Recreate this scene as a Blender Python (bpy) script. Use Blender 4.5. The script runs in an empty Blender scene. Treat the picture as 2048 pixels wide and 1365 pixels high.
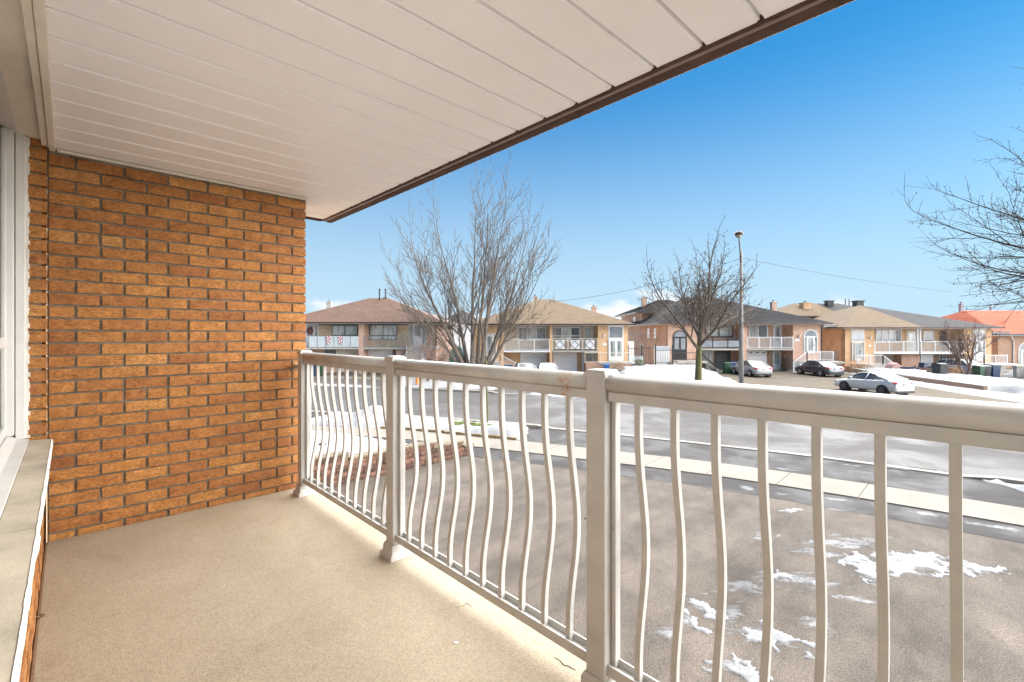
import bpy, bmesh, math, random
from mathutils import Vector, Matrix, noise
rad = math.radians
scene = bpy.context.scene
col = scene.collection

# ------------------------------------------------------------------ camera, sky, sun, exposure
F, CX, HY, CH = 930.0, 1024.0, 670.0, 3.9      # focal length in photo pixels, centre column, horizon row, eye height
cam = bpy.data.cameras.new('camera')
cam.sensor_width = 36.0
cam.lens = F / 2048 * 36.0
cam.shift_y = -12.5 / 2048
cam.clip_start = 0.02
cam.clip_end = 3000
camo = bpy.data.objects.new('camera', cam)
camo.location = (0, 0, CH)
camo.rotation_euler = (rad(90), 0, 0)
col.objects.link(camo)
scene.camera = camo

SUN_EL, SUN_AZ = 14.0, 66.0                    # azimuth clockwise from the view direction
world = bpy.data.worlds.new('World')
scene.world = world
world.use_nodes = True
wn, wl = world.node_tree.nodes, world.node_tree.links
wn.clear()
w_out = wn.new('ShaderNodeOutputWorld')
w_bg = wn.new('ShaderNodeBackground')
w_sky = wn.new('ShaderNodeTexSky')
w_sky.sky_type = 'NISHITA'
w_sky.sun_disc = False
w_sky.sun_elevation = rad(SUN_EL)
w_sky.sun_rotation = rad(SUN_AZ)
w_sky.altitude = 150
w_sky.air_density = 1.0
w_sky.dust_density = 0.3
w_sky.ozone_density = 2.5
w_bg.inputs['Strength'].default_value = 0.05
# white cumulus low over the horizon, all the way round
w_tc = wn.new('ShaderNodeTexCoord')
w_map = wn.new('ShaderNodeMapping')
w_map.inputs['Scale'].default_value = (6.0, 6.0, 15.0)
w_map.inputs['Location'].default_value = (3.75, 1.9, 0.0)
w_no = wn.new('ShaderNodeTexNoise')
w_no.inputs['Scale'].default_value = 1.0
w_no.inputs['Detail'].default_value = 7.0
w_no.inputs['Roughness'].default_value = 0.55
w_sep = wn.new('ShaderNodeSeparateXYZ')
w_fall = wn.new('ShaderNodeMapRange')
w_fall.inputs['From Min'].default_value = 0.03
w_fall.inputs['From Max'].default_value = 0.15
w_fall.inputs['To Min'].default_value = 0.05
w_fall.inputs['To Max'].default_value = -0.26
w_add = wn.new('ShaderNodeMath'); w_add.operation = 'ADD'
w_ramp = wn.new('ShaderNodeMapRange')
w_ramp.interpolation_type = 'SMOOTHSTEP'
w_ramp.inputs['From Min'].default_value = 0.50
w_ramp.inputs['From Max'].default_value = 0.66
w_mix = wn.new('ShaderNodeMix'); w_mix.data_type = 'RGBA'
w_mix.inputs['B'].default_value = (1.10, 1.13, 1.17, 1)
wl.new(w_tc.outputs['Generated'], w_map.inputs['Vector'])
wl.new(w_map.outputs['Vector'], w_no.inputs['Vector'])
wl.new(w_tc.outputs['Generated'], w_sep.inputs['Vector'])
wl.new(w_sep.outputs['Z'], w_fall.inputs['Value'])
wl.new(w_no.outputs['Fac'], w_add.inputs[0])
wl.new(w_fall.outputs['Result'], w_add.inputs[1])
wl.new(w_add.outputs[0], w_ramp.inputs['Value'])
wl.new(w_ramp.outputs['Result'], w_mix.inputs['Factor'])
w_gam = wn.new('ShaderNodeGamma'); w_gam.inputs['Gamma'].default_value = 1.32
w_sc = wn.new('ShaderNodeVectorMath'); w_sc.operation = 'MULTIPLY'; w_sc.inputs[1].default_value = (0.019, 0.094, 0.113)
wl.new(w_sky.outputs['Color'], w_gam.inputs['Color'])
wl.new(w_gam.outputs['Color'], w_sc.inputs[0])
# pale haze thickening towards the horizon
w_hf = wn.new('ShaderNodeMapRange'); w_hf.interpolation_type = 'SMOOTHSTEP'
w_hf.inputs['From Min'].default_value = -0.02; w_hf.inputs['From Max'].default_value = 0.52; w_hf.inputs['To Min'].default_value = 1.0; w_hf.inputs['To Max'].default_value = 0.0
w_hz = wn.new('ShaderNodeMix'); w_hz.data_type = 'RGBA'; w_hz.inputs['B'].default_value = (0.64, 0.88, 1.06, 1)
wl.new(w_sep.outputs['Z'], w_hf.inputs['Value'])
wl.new(w_hf.outputs['Result'], w_hz.inputs['Factor'])
w_ev = wn.new('ShaderNodeMix'); w_ev.data_type = 'RGBA'; w_ev.inputs['Factor'].default_value = 0.6; w_ev.inputs['B'].default_value = (0.055, 0.40, 0.92, 1)
wl.new(w_sc.outputs['Vector'], w_ev.inputs['A'])
wl.new(w_ev.outputs['Result'], w_hz.inputs['A'])
wl.new(w_hz.outputs['Result'], w_mix.inputs['A'])
wl.new(w_mix.outputs['Result'], w_bg.inputs['Color'])
wl.new(w_bg.outputs['Background'], w_out.inputs['Surface'])

sun = bpy.data.lights.new('sun', 'SUN')
sun.energy = 1.5
sun.angle = rad(160)
sun.color = (1.0, 0.972, 0.938)
suno = bpy.data.objects.new('sun', sun)
el, az = rad(SUN_EL), rad(SUN_AZ)
sdir = Vector((math.cos(el) * math.sin(az), math.cos(el) * math.cos(az), math.sin(el)))
suno.rotation_euler = sdir.to_track_quat('Z', 'Y').to_euler()
suno.location = (20, 0, 30)
col.objects.link(suno)

vs = scene.view_settings
vs.view_transform = 'Standard'
vs.look = 'None'
vs.gamma = 1.0
vs.use_curve_mapping = False
vs.exposure = 4.22
scene.render.engine = 'CYCLES'
scene.cycles.use_denoising = True
scene.cycles.max_bounces = 8
scene.cycles.diffuse_bounces = 5

# ------------------------------------------------------------------ helpers
rnd = random.Random(7)
def U(a, b): return rnd.uniform(a, b)
def P(px, py, D):                  # a photo pixel at a known distance
    return Vector(((px - CX) / F * D, D, CH - (py - HY) / F * D))
def G(px, py, z=0.0):              # a photo pixel on the ground
    D = F * (CH - z) / (py - HY)
    return Vector(((px - CX) / F * D, D, z))

class MB:
    def __init__(self): self.v = []; self.f = []
    def add(self, vs, fs):
        n = len(self.v); self.v += [tuple(p) for p in vs]; self.f += [tuple(i + n for i in q) for q in fs]; return self
    def box(self, x0, x1, y0, y1, z0, z1):
        return self.add([(x0,y0,z0),(x1,y0,z0),(x1,y1,z0),(x0,y1,z0),(x0,y0,z1),(x1,y0,z1),(x1,y1,z1),(x0,y1,z1)],
                        [(0,3,2,1),(4,5,6,7),(0,1,5,4),(1,2,6,5),(2,3,7,6),(3,0,4,7)])
    def bar(self, p, q, w, h):       # box from p to q, w wide, h high, centred on the line
        p, q = Vector(p), Vector(q); d = (q - p)
        s = d.cross(Vector((0,0,1)))
        if s.length < 1e-6: s = Vector((1,0,0))
        s.normalize(); u = s.cross(d).normalized()
        a, b = s * w / 2, u * h / 2
        vs = [p-a-b, p+a-b, p+a+b, p-a+b, q-a-b, q+a-b, q+a+b, q-a+b]
        return self.add(vs, [(0,1,2,3),(7,6,5,4),(1,0,4,5),(2,1,5,6),(3,2,6,7),(0,3,7,4)])
    def tube(self, path, r, n=6, cap=True):
        path = [Vector(p) for p in path]
        m = len(path)
        rs = r if isinstance(r, (list, tuple)) else [r] * m
        base = len(self.v)
        d = (path[1] - path[0]).normalized()
        a = d.orthogonal().normalized()
        for i, p in enumerate(path):
            if i == 0: t = path[1] - path[0]
            elif i == m - 1: t = path[-1] - path[-2]
            else: t = path[i+1] - path[i-1]
            t.normalize()
            a = (a - t * a.dot(t))
            if a.length < 1e-6: a = t.orthogonal()
            a.normalize(); b = t.cross(a)
            for k in range(n):
                an = 2 * math.pi * k / n
                self.v.append(tuple(p + (a * math.cos(an) + b * math.sin(an)) * rs[i]))
        for i in range(m - 1):
            for k in range(n):
                k2 = (k + 1) % n
                self.f.append((base+i*n+k, base+i*n+k2, base+(i+1)*n+k2, base+(i+1)*n+k))
        if cap:
            self.f.append(tuple(base + k for k in reversed(range(n))))
            self.f.append(tuple(base + (m-1)*n + k for k in range(n)))
        return self
    def prism(self, pts, vec):       # extrude a polygon along vec
        n = len(pts); vec = Vector(vec)
        a = [Vector(p) for p in pts]; b = [p + vec for p in a]
        return self.add(a + b, [tuple(reversed(range(n))), tuple(range(n, 2*n))] + [(i, (i+1) % n, n+(i+1) % n, n+i) for i in range(n)])
    def ball(self, c, rx, ry, rz, seg=8, rings=5):
        vs, fs = [], []
        c = Vector(c)
        vs.append(c + Vector((0,0,-rz)))
        for i in range(1, rings):
            th = math.pi * i / rings - math.pi / 2
            for k in range(seg):
                an = 2*math.pi*k/seg
                vs.append(c + Vector((rx*math.cos(th)*math.cos(an), ry*math.cos(th)*math.sin(an), rz*math.sin(th))))
        vs.append(c + Vector((0,0,rz)))
        for k in range(seg): fs.append((0, 1+(k+1) % seg, 1+k))
        for i in range(rings-2):
            for k in range(seg):
                k2 = (k+1) % seg
                fs.append((1+i*seg+k, 1+i*seg+k2, 1+(i+1)*seg+k2, 1+(i+1)*seg+k))
        t = len(vs)-1
        for k in range(seg): fs.append((t, 1+(rings-2)*seg+k, 1+(rings-2)*seg+(k+1) % seg))
        return self.add(vs, fs)
    def mesh(self, name, mat=None, smooth=False):
        me = bpy.data.meshes.new(name)
        me.from_pydata(self.v, [], self.f)
        bm = bmesh.new(); bm.from_mesh(me); bmesh.ops.recalc_face_normals(bm, faces=bm.faces); bm.to_mesh(me); bm.free()
        if smooth:
            for p in me.polygons: p.use_smooth = True
        if mat: me.materials.append(mat)
        return me
    def build(self, name, mat, parent=None, smooth=False, bevel=0, loc=None, seg=2, auto=None):
        o = link(name, self.mesh(name, mat, smooth or auto), parent, loc)
        if bevel:
            m = o.modifiers.new('bevel', 'BEVEL'); m.width = bevel; m.segments = seg; m.limit_method = 'ANGLE'; m.angle_limit = rad(40)
        return o

def link(name, me, parent=None, loc=None, rotz=None, kind=None):
    o = bpy.data.objects.new(name, me); col.objects.link(o)
    if parent: o.parent = parent
    if loc is not None: o.location = loc
    if rotz is not None: o.rotation_euler = (0, 0, rotz)
    if kind: o['kind'] = kind
    return o
def tag(o, label=None, cat=None, group=None, kind=None):
    if label: o['label'] = label
    if cat: o['category'] = cat
    if group: o['group'] = group
    if kind: o['kind'] = kind
    return o
def thing(name, label, cat, loc=(0,0,0), rotz=0, group=None):
    return tag(link(name, None, None, loc, rotz), label, cat, group)
def copy_tree(o, parent=None):
    c = o.copy(); col.objects.link(c); c.parent = parent
    for ch in list(o.children): copy_tree(ch, c)
    return c

# ------------------------------------------------------------------ materials
def srgb(r, g, b):
    f = lambda c: (c/255/12.92) if c/255 <= .04045 else ((c/255+.055)/1.055)**2.4
    return (f(r), f(g), f(b))
def newmat(name):
    m = bpy.data.materials.new(name); m.use_nodes = True
    nt = m.node_tree; b = nt.nodes['Principled BSDF']
    return m, nt.nodes, nt.links, b
def ramp(nodes, stops):
    r = nodes.new('ShaderNodeValToRGB')
    e = r.color_ramp.elements
    while len(e) < len(stops): e.new(0.5)
    for i, (p, c) in enumerate(stops):
        e[i].position = p; e[i].color = (*c, 1) if len(c) == 3 else c
    return r
def noise_node(nodes, links, vec, scale, detail=4, rough=.55, dist=0):
    n = nodes.new('ShaderNodeTexNoise')
    n.inputs['Scale'].default_value = scale; n.inputs['Detail'].default_value = detail
    n.inputs['Roughness'].default_value = rough; n.inputs['Distortion'].default_value = dist
    links.new(vec, n.inputs['Vector'])
    return n
def bump_node(nodes, links, b, height, strength=.3, dist=.01):
    bp = nodes.new('ShaderNodeBump')
    bp.inputs['Strength'].default_value = strength; bp.inputs['Distance'].default_value = dist
    links.new(height, bp.inputs['Height']); links.new(bp.outputs['Normal'], b.inputs['Normal'])
    return bp
def M(name, c, rough=.6, var=.12, scale=3., bump=0., bscale=60., bdist=.005, metallic=0., spec=.5, stretch=None, rand=0., coat=0.):
    m, n, l, b = newmat(name)
    tc = n.new('ShaderNodeTexCoord'); vec = tc.outputs['Object']
    if stretch:
        mp = n.new('ShaderNodeMapping'); mp.inputs['Scale'].default_value = stretch
        l.new(vec, mp.inputs['Vector']); vec = mp.outputs['Vector']
    nz = noise_node(n, l, vec, scale, 6, .6)
    lo = tuple(x*(1-var*1.6) for x in c); hi = tuple(min(1, x*(1+var*1.4)) for x in c)
    r = ramp(n, [(.3, lo), (.7, hi)])
    l.new(nz.outputs['Fac'], r.inputs['Fac'])
    out = r.outputs['Color']
    if rand:
        oi = n.new('ShaderNodeObjectInfo')
        mr = n.new('ShaderNodeMapRange'); mr.inputs['To Min'].default_value = 1-rand; mr.inputs['To Max'].default_value = 1+rand
        l.new(oi.outputs['Random'], mr.inputs['Value'])
        mx = n.new('ShaderNodeMix'); mx.data_type = 'RGBA'; mx.blend_type = 'MULTIPLY'; mx.inputs['Factor'].default_value = 1
        l.new(out, mx.inputs['A']); l.new(mr.outputs['Result'], mx.inputs['B']); out = mx.outputs['Result']
    l.new(out, b.inputs['Base Color'])
    b.inputs['Roughness'].default_value = rough
    b.inputs['Metallic'].default_value = metallic
    b.inputs['Specular IOR Level'].default_value = spec
    b.inputs['Coat Weight'].default_value = coat
    if bump:
        bn = noise_node(n, l, vec, bscale, 5, .65)
        bump_node(n, l, b, bn.outputs['Fac'], bump, bdist)
    return m
def M_brickwall(name, c1, c2, mortar, bw=.22, bh=.073, mort=.012, bump=.4):
    """running-bond brickwork too far away to pick apart"""
    m, n, l, b = newmat(name)
    tc = n.new('ShaderNodeTexCoord'); sp = n.new('ShaderNodeSeparateXYZ'); l.new(tc.outputs['Object'], sp.inputs['Vector'])
    ad = n.new('ShaderNodeMath'); ad.operation = 'ADD'; l.new(sp.outputs['X'], ad.inputs[0]); l.new(sp.outputs['Y'], ad.inputs[1])
    cb = n.new('ShaderNodeCombineXYZ'); l.new(ad.outputs[0], cb.inputs['X']); l.new(sp.outputs['Z'], cb.inputs['Y'])
    br = n.new('ShaderNodeTexBrick')
    br.inputs['Scale'].default_value = 1; br.inputs['Brick Width'].default_value = bw; br.inputs['Row Height'].default_value = bh
    br.inputs['Mortar Size'].default_value = mort; br.inputs['Mortar Smooth'].default_value = .2; br.inputs['Bias'].default_value = -.1
    br.inputs['Color1'].default_value = (*c1, 1); br.inputs['Color2'].default_value = (*c2, 1); br.inputs['Mortar'].default_value = (*mortar, 1)
    l.new(cb.outputs[0], br.inputs['Vector'])
    nz = noise_node(n, l, tc.outputs['Object'], .9, 5, .6)
    r = ramp(n, [(.3, (.78,.76,.74)), (.7, (1.12,1.1,1.08))]); l.new(nz.outputs['Fac'], r.inputs['Fac'])
    mx = n.new('ShaderNodeMix'); mx.data_type = 'RGBA'; mx.blend_type = 'MULTIPLY'; mx.inputs['Factor'].default_value = 1
    l.new(br.outputs['Color'], mx.inputs['A']); l.new(r.outputs['Color'], mx.inputs['B']); l.new(mx.outputs['Result'], b.inputs['Base Color'])
    b.inputs['Roughness'].default_value = .85
    iv = n.new('ShaderNodeMath'); iv.operation = 'SUBTRACT'; iv.inputs[0].default_value = 1; l.new(br.outputs['Fac'], iv.inputs[1])
    bump_node(n, l, b, iv.outputs[0], bump, .01)
    return m
def M_rows(name, c, c2, row=.16, tile=.3, bump=.5, bias=0., dist=.02, rough=.8):
    """roof covering laid in rows"""
    m, n, l, b = newmat(name)
    tc = n.new('ShaderNodeTexCoord'); sp = n.new('ShaderNodeSeparateXYZ'); l.new(tc.outputs['Object'], sp.inputs['Vector'])
    ad = n.new('ShaderNodeMath'); ad.operation = 'ADD'; l.new(sp.outputs['X'], ad.inputs[0]); l.new(sp.outputs['Y'], ad.inputs[1])
    cb = n.new('ShaderNodeCombineXYZ'); l.new(ad.outputs[0], cb.inputs['X']); l.new(sp.outputs['Z'], cb.inputs['Y'])
    br = n.new('ShaderNodeTexBrick')
    br.inputs['Scale'].default_value = 1; br.inputs['Brick Width'].default_value = tile; br.inputs['Row Height'].default_value = row
    br.inputs['Mortar Size'].default_value = row*.09; br.inputs['Mortar Smooth'].default_value = .6; br.inputs['Bias'].default_value = bias
    br.inputs['Color1'].default_value = (*c, 1); br.inputs['Color2'].default_value = (*c2, 1); br.inputs['Mortar'].default_value = (*[x*.45 for x in c], 1)
    l.new(cb.outputs[0], br.inputs['Vector'])
    nz = noise_node(n, l, tc.outputs['Object'], 1.3, 6, .7)
    r = ramp(n, [(.3, (.8,.8,.8)), (.7, (1.15,1.15,1.15))]); l.new(nz.outputs['Fac'], r.inputs['Fac'])
    n2 = noise_node(n, l, tc.outputs['Object'], 38, 3, .7)
    r2 = ramp(n, [(.3, (.72,.72,.72)), (.7, (1.2,1.2,1.2))]); l.new(n2.outputs['Fac'], r2.inputs['Fac'])
    out = br.outputs['Color']
    for rr in (r, r2):
        mx = n.new('ShaderNodeMix'); mx.data_type = 'RGBA'; mx.blend_type = 'MULTIPLY'; mx.inputs['Factor'].default_value = 1
        l.new(out, mx.inputs['A']); l.new(rr.outputs['Color'], mx.inputs['B']); out = mx.outputs['Result']
    l.new(out, b.inputs['Base Color'])
    b.inputs['Roughness'].default_value = rough; b.inputs['Specular IOR Level'].default_value = .15
    iv = n.new('ShaderNodeMath'); iv.operation = 'SUBTRACT'; iv.inputs[0].default_value = 1; l.new(br.outputs['Fac'], iv.inputs[1])
    bump_node(n, l, b, iv.outputs[0], bump, dist)
    return m

def brick_material():
    m, n, l, b = newmat('rug_face_brick')
    tc = n.new('ShaderNodeTexCoord'); oi = n.new('ShaderNodeObjectInfo')
    va = n.new('ShaderNodeVectorMath'); va.operation = 'ADD'
    sc = n.new('ShaderNodeVectorMath'); sc.operation = 'SCALE'; sc.inputs['Scale'].default_value = 37.0
    cb = n.new('ShaderNodeCombineXYZ')
    for k in 'XYZ': l.new(oi.outputs['Random'], cb.inputs[k])
    l.new(cb.outputs[0], sc.inputs[0]); l.new(tc.outputs['Object'], va.inputs[0]); l.new(sc.outputs[0], va.inputs[1])
    mp = n.new('ShaderNodeMapping'); mp.inputs['Scale'].default_value = (1, 1, 3.2); l.new(va.outputs[0], mp.inputs['Vector'])
    base = ramp(n, [(0, (.27,.096,.024)), (.08, (.33,.124,.031)), (.5, (.385,.155,.037)), (.9, (.42,.178,.043)), (1, (.47,.22,.062))])
    l.new(oi.outputs['Random'], base.inputs['Fac'])
    n1 = noise_node(n, l, mp.outputs[0], 62, 5, .72, .9)
    r1 = ramp(n, [(.33, (.30,.27,.22)), (.48, (.92,.92,.90)), (.66, (1.60,1.62,1.55))]); l.new(n1.outputs['Fac'], r1.inputs['Fac'])
    n2 = noise_node(n, l, va.outputs[0], 14, 3, .6)
    r2 = ramp(n, [(.3, (.78,.74,.70)), (.7, (1.14,1.16,1.2))]); l.new(n2.outputs['Fac'], r2.inputs['Fac'])
    out = base.outputs['Color']
    for rr in (r1, r2):
        mx = n.new('ShaderNodeMix'); mx.data_type = 'RGBA'; mx.blend_type = 'MULTIPLY'; mx.inputs['Factor'].default_value = 1
        l.new(out, mx.inputs['A']); l.new(rr.outputs['Color'], mx.inputs['B']); out = mx.outputs['Result']
    l.new(out, b.inputs['Base Color'])
    b.inputs['Roughness'].default_value = .75
    bump_node(n, l, b, n1.outputs['Fac'], .9, .006)
    return m

def concrete_floor_material():
    m, n, l, b = newmat('balcony_concrete')
    tc = n.new('ShaderNodeTexCoord'); v = tc.outputs['Object']
    a = noise_node(n, l, v, 1.3, 5, .6, .4); r1 = ramp(n, [(.28, (.30,.24,.165)), (.5, (.35,.285,.20)), (.75, (.39,.325,.235))]); l.new(a.outputs['Fac'], r1.inputs['Fac'])
    c = noise_node(n, l, v, 170, 3, .7); r2 = ramp(n, [(.32, (.66,.64,.61)), (.52, (1,1,1)), (.72, (1.26,1.25,1.22))]); l.new(c.outputs['Fac'], r2.inputs['Fac'])
    d = noise_node(n, l, v, 4.2, 6, .7, 1.0); r3 = ramp(n, [(.28, (.86,.83,.78)), (.44, (.97,.965,.955)), (.60, (1,1,1)), (.74, (1.08,1.08,1.075))]); l.new(d.outputs['Fac'], r3.inputs['Fac'])
    e = n.new('ShaderNodeTexVoronoi'); e.inputs['Scale'].default_value = 9.0; l.new(v, e.inputs['Vector'])
    r4 = ramp(n, [(.0, (.55,.52,.48)), (.035, (.7,.68,.64)), (.05, (1,1,1))]); l.new(e.outputs['Distance'], r4.inputs['Fac'])
    out = r1.outputs['Color']
    for rr in (r2, r3, r4):
        mx = n.new('ShaderNodeMix'); mx.data_type = 'RGBA'; mx.blend_type = 'MULTIPLY'; mx.inputs['Factor'].default_value = 1 if rr is not r4 else .45
        l.new(out, mx.inputs['A']); l.new(rr.outputs['Color'], mx.inputs['B']); out = mx.outputs['Result']
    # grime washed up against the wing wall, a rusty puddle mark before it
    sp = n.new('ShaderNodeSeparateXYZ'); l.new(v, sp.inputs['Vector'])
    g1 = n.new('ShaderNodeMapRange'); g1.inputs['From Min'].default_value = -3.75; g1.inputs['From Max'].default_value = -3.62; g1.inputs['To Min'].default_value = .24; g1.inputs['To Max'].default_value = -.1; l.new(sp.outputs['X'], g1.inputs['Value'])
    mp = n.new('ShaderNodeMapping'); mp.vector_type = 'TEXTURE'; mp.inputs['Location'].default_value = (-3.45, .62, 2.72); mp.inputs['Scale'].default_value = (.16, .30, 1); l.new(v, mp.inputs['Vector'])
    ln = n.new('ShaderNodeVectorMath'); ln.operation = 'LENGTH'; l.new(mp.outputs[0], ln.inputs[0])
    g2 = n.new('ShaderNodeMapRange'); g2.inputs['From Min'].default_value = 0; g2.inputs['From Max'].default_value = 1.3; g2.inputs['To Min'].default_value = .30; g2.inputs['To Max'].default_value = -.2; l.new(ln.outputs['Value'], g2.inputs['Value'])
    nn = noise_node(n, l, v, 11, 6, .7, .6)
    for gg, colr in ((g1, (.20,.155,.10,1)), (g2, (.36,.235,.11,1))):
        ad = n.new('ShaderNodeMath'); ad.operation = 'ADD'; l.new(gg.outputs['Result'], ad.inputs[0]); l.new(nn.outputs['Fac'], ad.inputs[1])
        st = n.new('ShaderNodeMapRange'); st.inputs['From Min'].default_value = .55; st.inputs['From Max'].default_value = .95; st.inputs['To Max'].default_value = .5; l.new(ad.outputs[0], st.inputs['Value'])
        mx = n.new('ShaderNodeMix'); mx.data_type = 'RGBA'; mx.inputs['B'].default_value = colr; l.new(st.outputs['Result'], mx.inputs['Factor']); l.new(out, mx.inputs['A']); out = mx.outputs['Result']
    l.new(out, b.inputs['Base Color']); b.inputs['Roughness'].default_value = .8
    bump_node(n, l, b, c.outputs['Fac'], .35, .003)
    return m

def ground_mix(name, base, agg=0, snow=None, rough=.75, wet=None, agg_scale=90, spec=.5):
    """base colour with aggregate speckle, worn patches, optional thin frozen snow (list of (x, y, rx, ry, turn)) and wet film"""
    m, n, l, b = newmat(name)
    tc = n.new('ShaderNodeTexCoord'); v = tc.outputs['Object']
    a = noise_node(n, l, v, .55, 6, .65, .3)
    r1 = ramp(n, [(.3, tuple(x*.80 for x in base)), (.7, tuple(x*1.16 for x in base))]); l.new(a.outputs['Fac'], r1.inputs['Fac'])
    out = r1.outputs['Color']
    c = noise_node(n, l, v, agg_scale, 2, .8)
    if agg:
        r2 = ramp(n, [(.34, (1-agg,)*3), (.5, (1,)*3), (.68, (1+agg*1.5,)*3)]); l.new(c.outputs['Fac'], r2.inputs['Fac'])
        mx = n.new('ShaderNodeMix'); mx.data_type = 'RGBA'; mx.blend_type = 'MULTIPLY'; mx.inputs['Factor'].default_value = 1
        l.new(out, mx.inputs['A']); l.new(r2.outputs['Color'], mx.inputs['B']); out = mx.outputs['Result']
    b.inputs['Roughness'].default_value = rough; b.inputs['Specular IOR Level'].default_value = spec
    if wet:
        w = noise_node(n, l, v, wet[0], 4, .6, .5)
        rr = ramp(n, [(wet[1], (wet[3],)*3), (wet[2], (rough,)*3)]); l.new(w.outputs['Fac'], rr.inputs['Fac'])
        l.new(rr.outputs['Color'], b.inputs['Roughness'])
        rc = ramp(n, [(wet[1], (.62,)*3), (wet[2], (1,)*3)]); l.new(w.outputs['Fac'], rc.inputs['Fac'])
        mx = n.new('ShaderNodeMix'); mx.data_type = 'RGBA'; mx.blend_type = 'MULTIPLY'; mx.inputs['Factor'].default_value = 1
        l.new(out, mx.inputs['A']); l.new(rc.outputs['Color'], mx.inputs['B']); out = mx.outputs['Result']
    if snow:
        tot = None
        for (x, y, rx, ry, t) in snow:
            mp = n.new('ShaderNodeMapping'); mp.vector_type = 'TEXTURE'
            mp.inputs['Location'].default_value = (x, y, 0); mp.inputs['Rotation'].default_value = (0, 0, t); mp.inputs['Scale'].default_value = (rx, ry, 1)
            l.new(v, mp.inputs['Vector'])
            ln = n.new('ShaderNodeVectorMath'); ln.operation = 'LENGTH'; l.new(mp.outputs[0], ln.inputs[0])
            q = n.new('ShaderNodeMapRange'); q.inputs['From Min'].default_value = 1.7; q.inputs['From Max'].default_value = .1
            l.new(ln.outputs['Value'], q.inputs['Value'])
            if tot is None: tot = q.outputs['Result']
            else:
                mxm = n.new('ShaderNodeMath'); mxm.operation = 'MAXIMUM'; l.new(tot, mxm.inputs[0]); l.new(q.outputs['Result'], mxm.inputs[1]); tot = mxm.outputs[0]
        sv = n.new('ShaderNodeMapping'); sv.inputs['Rotation'].default_value = (0, 0, .55); sv.inputs['Scale'].default_value = (1.0, 2.1, 1); l.new(v, sv.inputs['Vector'])
        s1 = noise_node(n, l, sv.outputs[0], 2.6, 14, .80, .7)
        nr_ = n.new('ShaderNodeMapRange'); nr_.inputs['From Min'].default_value = .28; nr_.inputs['From Max'].default_value = .72; nr_.inputs['To Max'].default_value = .68; l.new(s1.outputs['Fac'], nr_.inputs['Value'])
        ad = n.new('ShaderNodeMath'); ad.operation = 'MULTIPLY_ADD'; ad.inputs[1].default_value = .46; l.new(tot, ad.inputs[0]); l.new(nr_.outputs['Result'], ad.inputs[2])
        sm = n.new('ShaderNodeMapRange'); sm.interpolation_type = 'SMOOTHSTEP'; sm.inputs['From Min'].default_value = .60; sm.inputs['From Max'].default_value = .90
        l.new(ad.outputs[0], sm.inputs['Value'])
        dm = n.new('ShaderNodeMapRange'); dm.interpolation_type = 'SMOOTHSTEP'; dm.inputs['From Min'].default_value = .50; dm.inputs['From Max'].default_value = .68; dm.inputs['To Min'].default_value = 1.0; dm.inputs['To Max'].default_value = .74
        l.new(ad.outputs[0], dm.inputs['Value'])
        md = n.new('ShaderNodeMix'); md.data_type = 'RGBA'; md.blend_type = 'MULTIPLY'; md.inputs['Factor'].default_value = 1; l.new(out, md.inputs['A']); l.new(dm.outputs['Result'], md.inputs['B']); out = md.outputs['Result']
        mx = n.new('ShaderNodeMix'); mx.data_type = 'RGBA'
        mx.inputs['B'].default_value = (.20,.202,.205,1)
        l.new(sm.outputs['Result'], mx.inputs['Factor']); l.new(out, mx.inputs['A']); out = mx.outputs['Result']
    l.new(out, b.inputs['Base Color'])
    bump_node(n, l, b, c.outputs['Fac'], .35, .006)
    return m

def snow_material():
    m, n, l, b = newmat('old_snow')
    tc = n.new('ShaderNodeTexCoord'); v = tc.outputs['Object']
    a = noise_node(n, l, v, 1.6, 8, .7, .6)
    r = ramp(n, [(.26, (.11,.098,.08)), (.38, (.22,.22,.217)), (.7, (.29,.29,.295))]); l.new(a.outputs['Fac'], r.inputs['Fac'])
    l.new(r.outputs['Color'], b.inputs['Base Color']); b.inputs['Roughness'].default_value = .7
    c = noise_node(n, l, v, 9, 6, .7); bump_node(n, l, b, c.outputs['Fac'], .7, .05)
    return m
def glass_material(name, tint, rough=.03, curtain=None, scale=14):
    """window pane: dark room or a curtain behind a glossy pane"""
    m, n, l, b = newmat(name)
    tc = n.new('ShaderNodeTexCoord')
    if curtain:
        mp = n.new('ShaderNodeMapping'); mp.inputs['Scale'].default_value = (1, 1, .06); l.new(tc.outputs['Object'], mp.inputs['Vector'])
        a = noise_node(n, l, mp.outputs[0], scale, 3, .6); r = ramp(n, [(.35, tint), (.55, curtain), (.8, tuple(x*1.15 for x in curtain))])
    else:
        a = noise_node(n, l, tc.outputs['Object'], 1.1, 3, .6); r = ramp(n, [(.35, tuple(x*.6 for x in tint)), (.7, tint)])
    l.new(a.outputs['Fac'], r.inputs['Fac']); l.new(r.outputs['Color'], b.inputs['Base Color'])
    b.inputs['Roughness'].default_value = .35; b.inputs['Coat Weight'].default_value = .8; b.inputs['Coat Roughness'].default_value = rough
    return m

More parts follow.
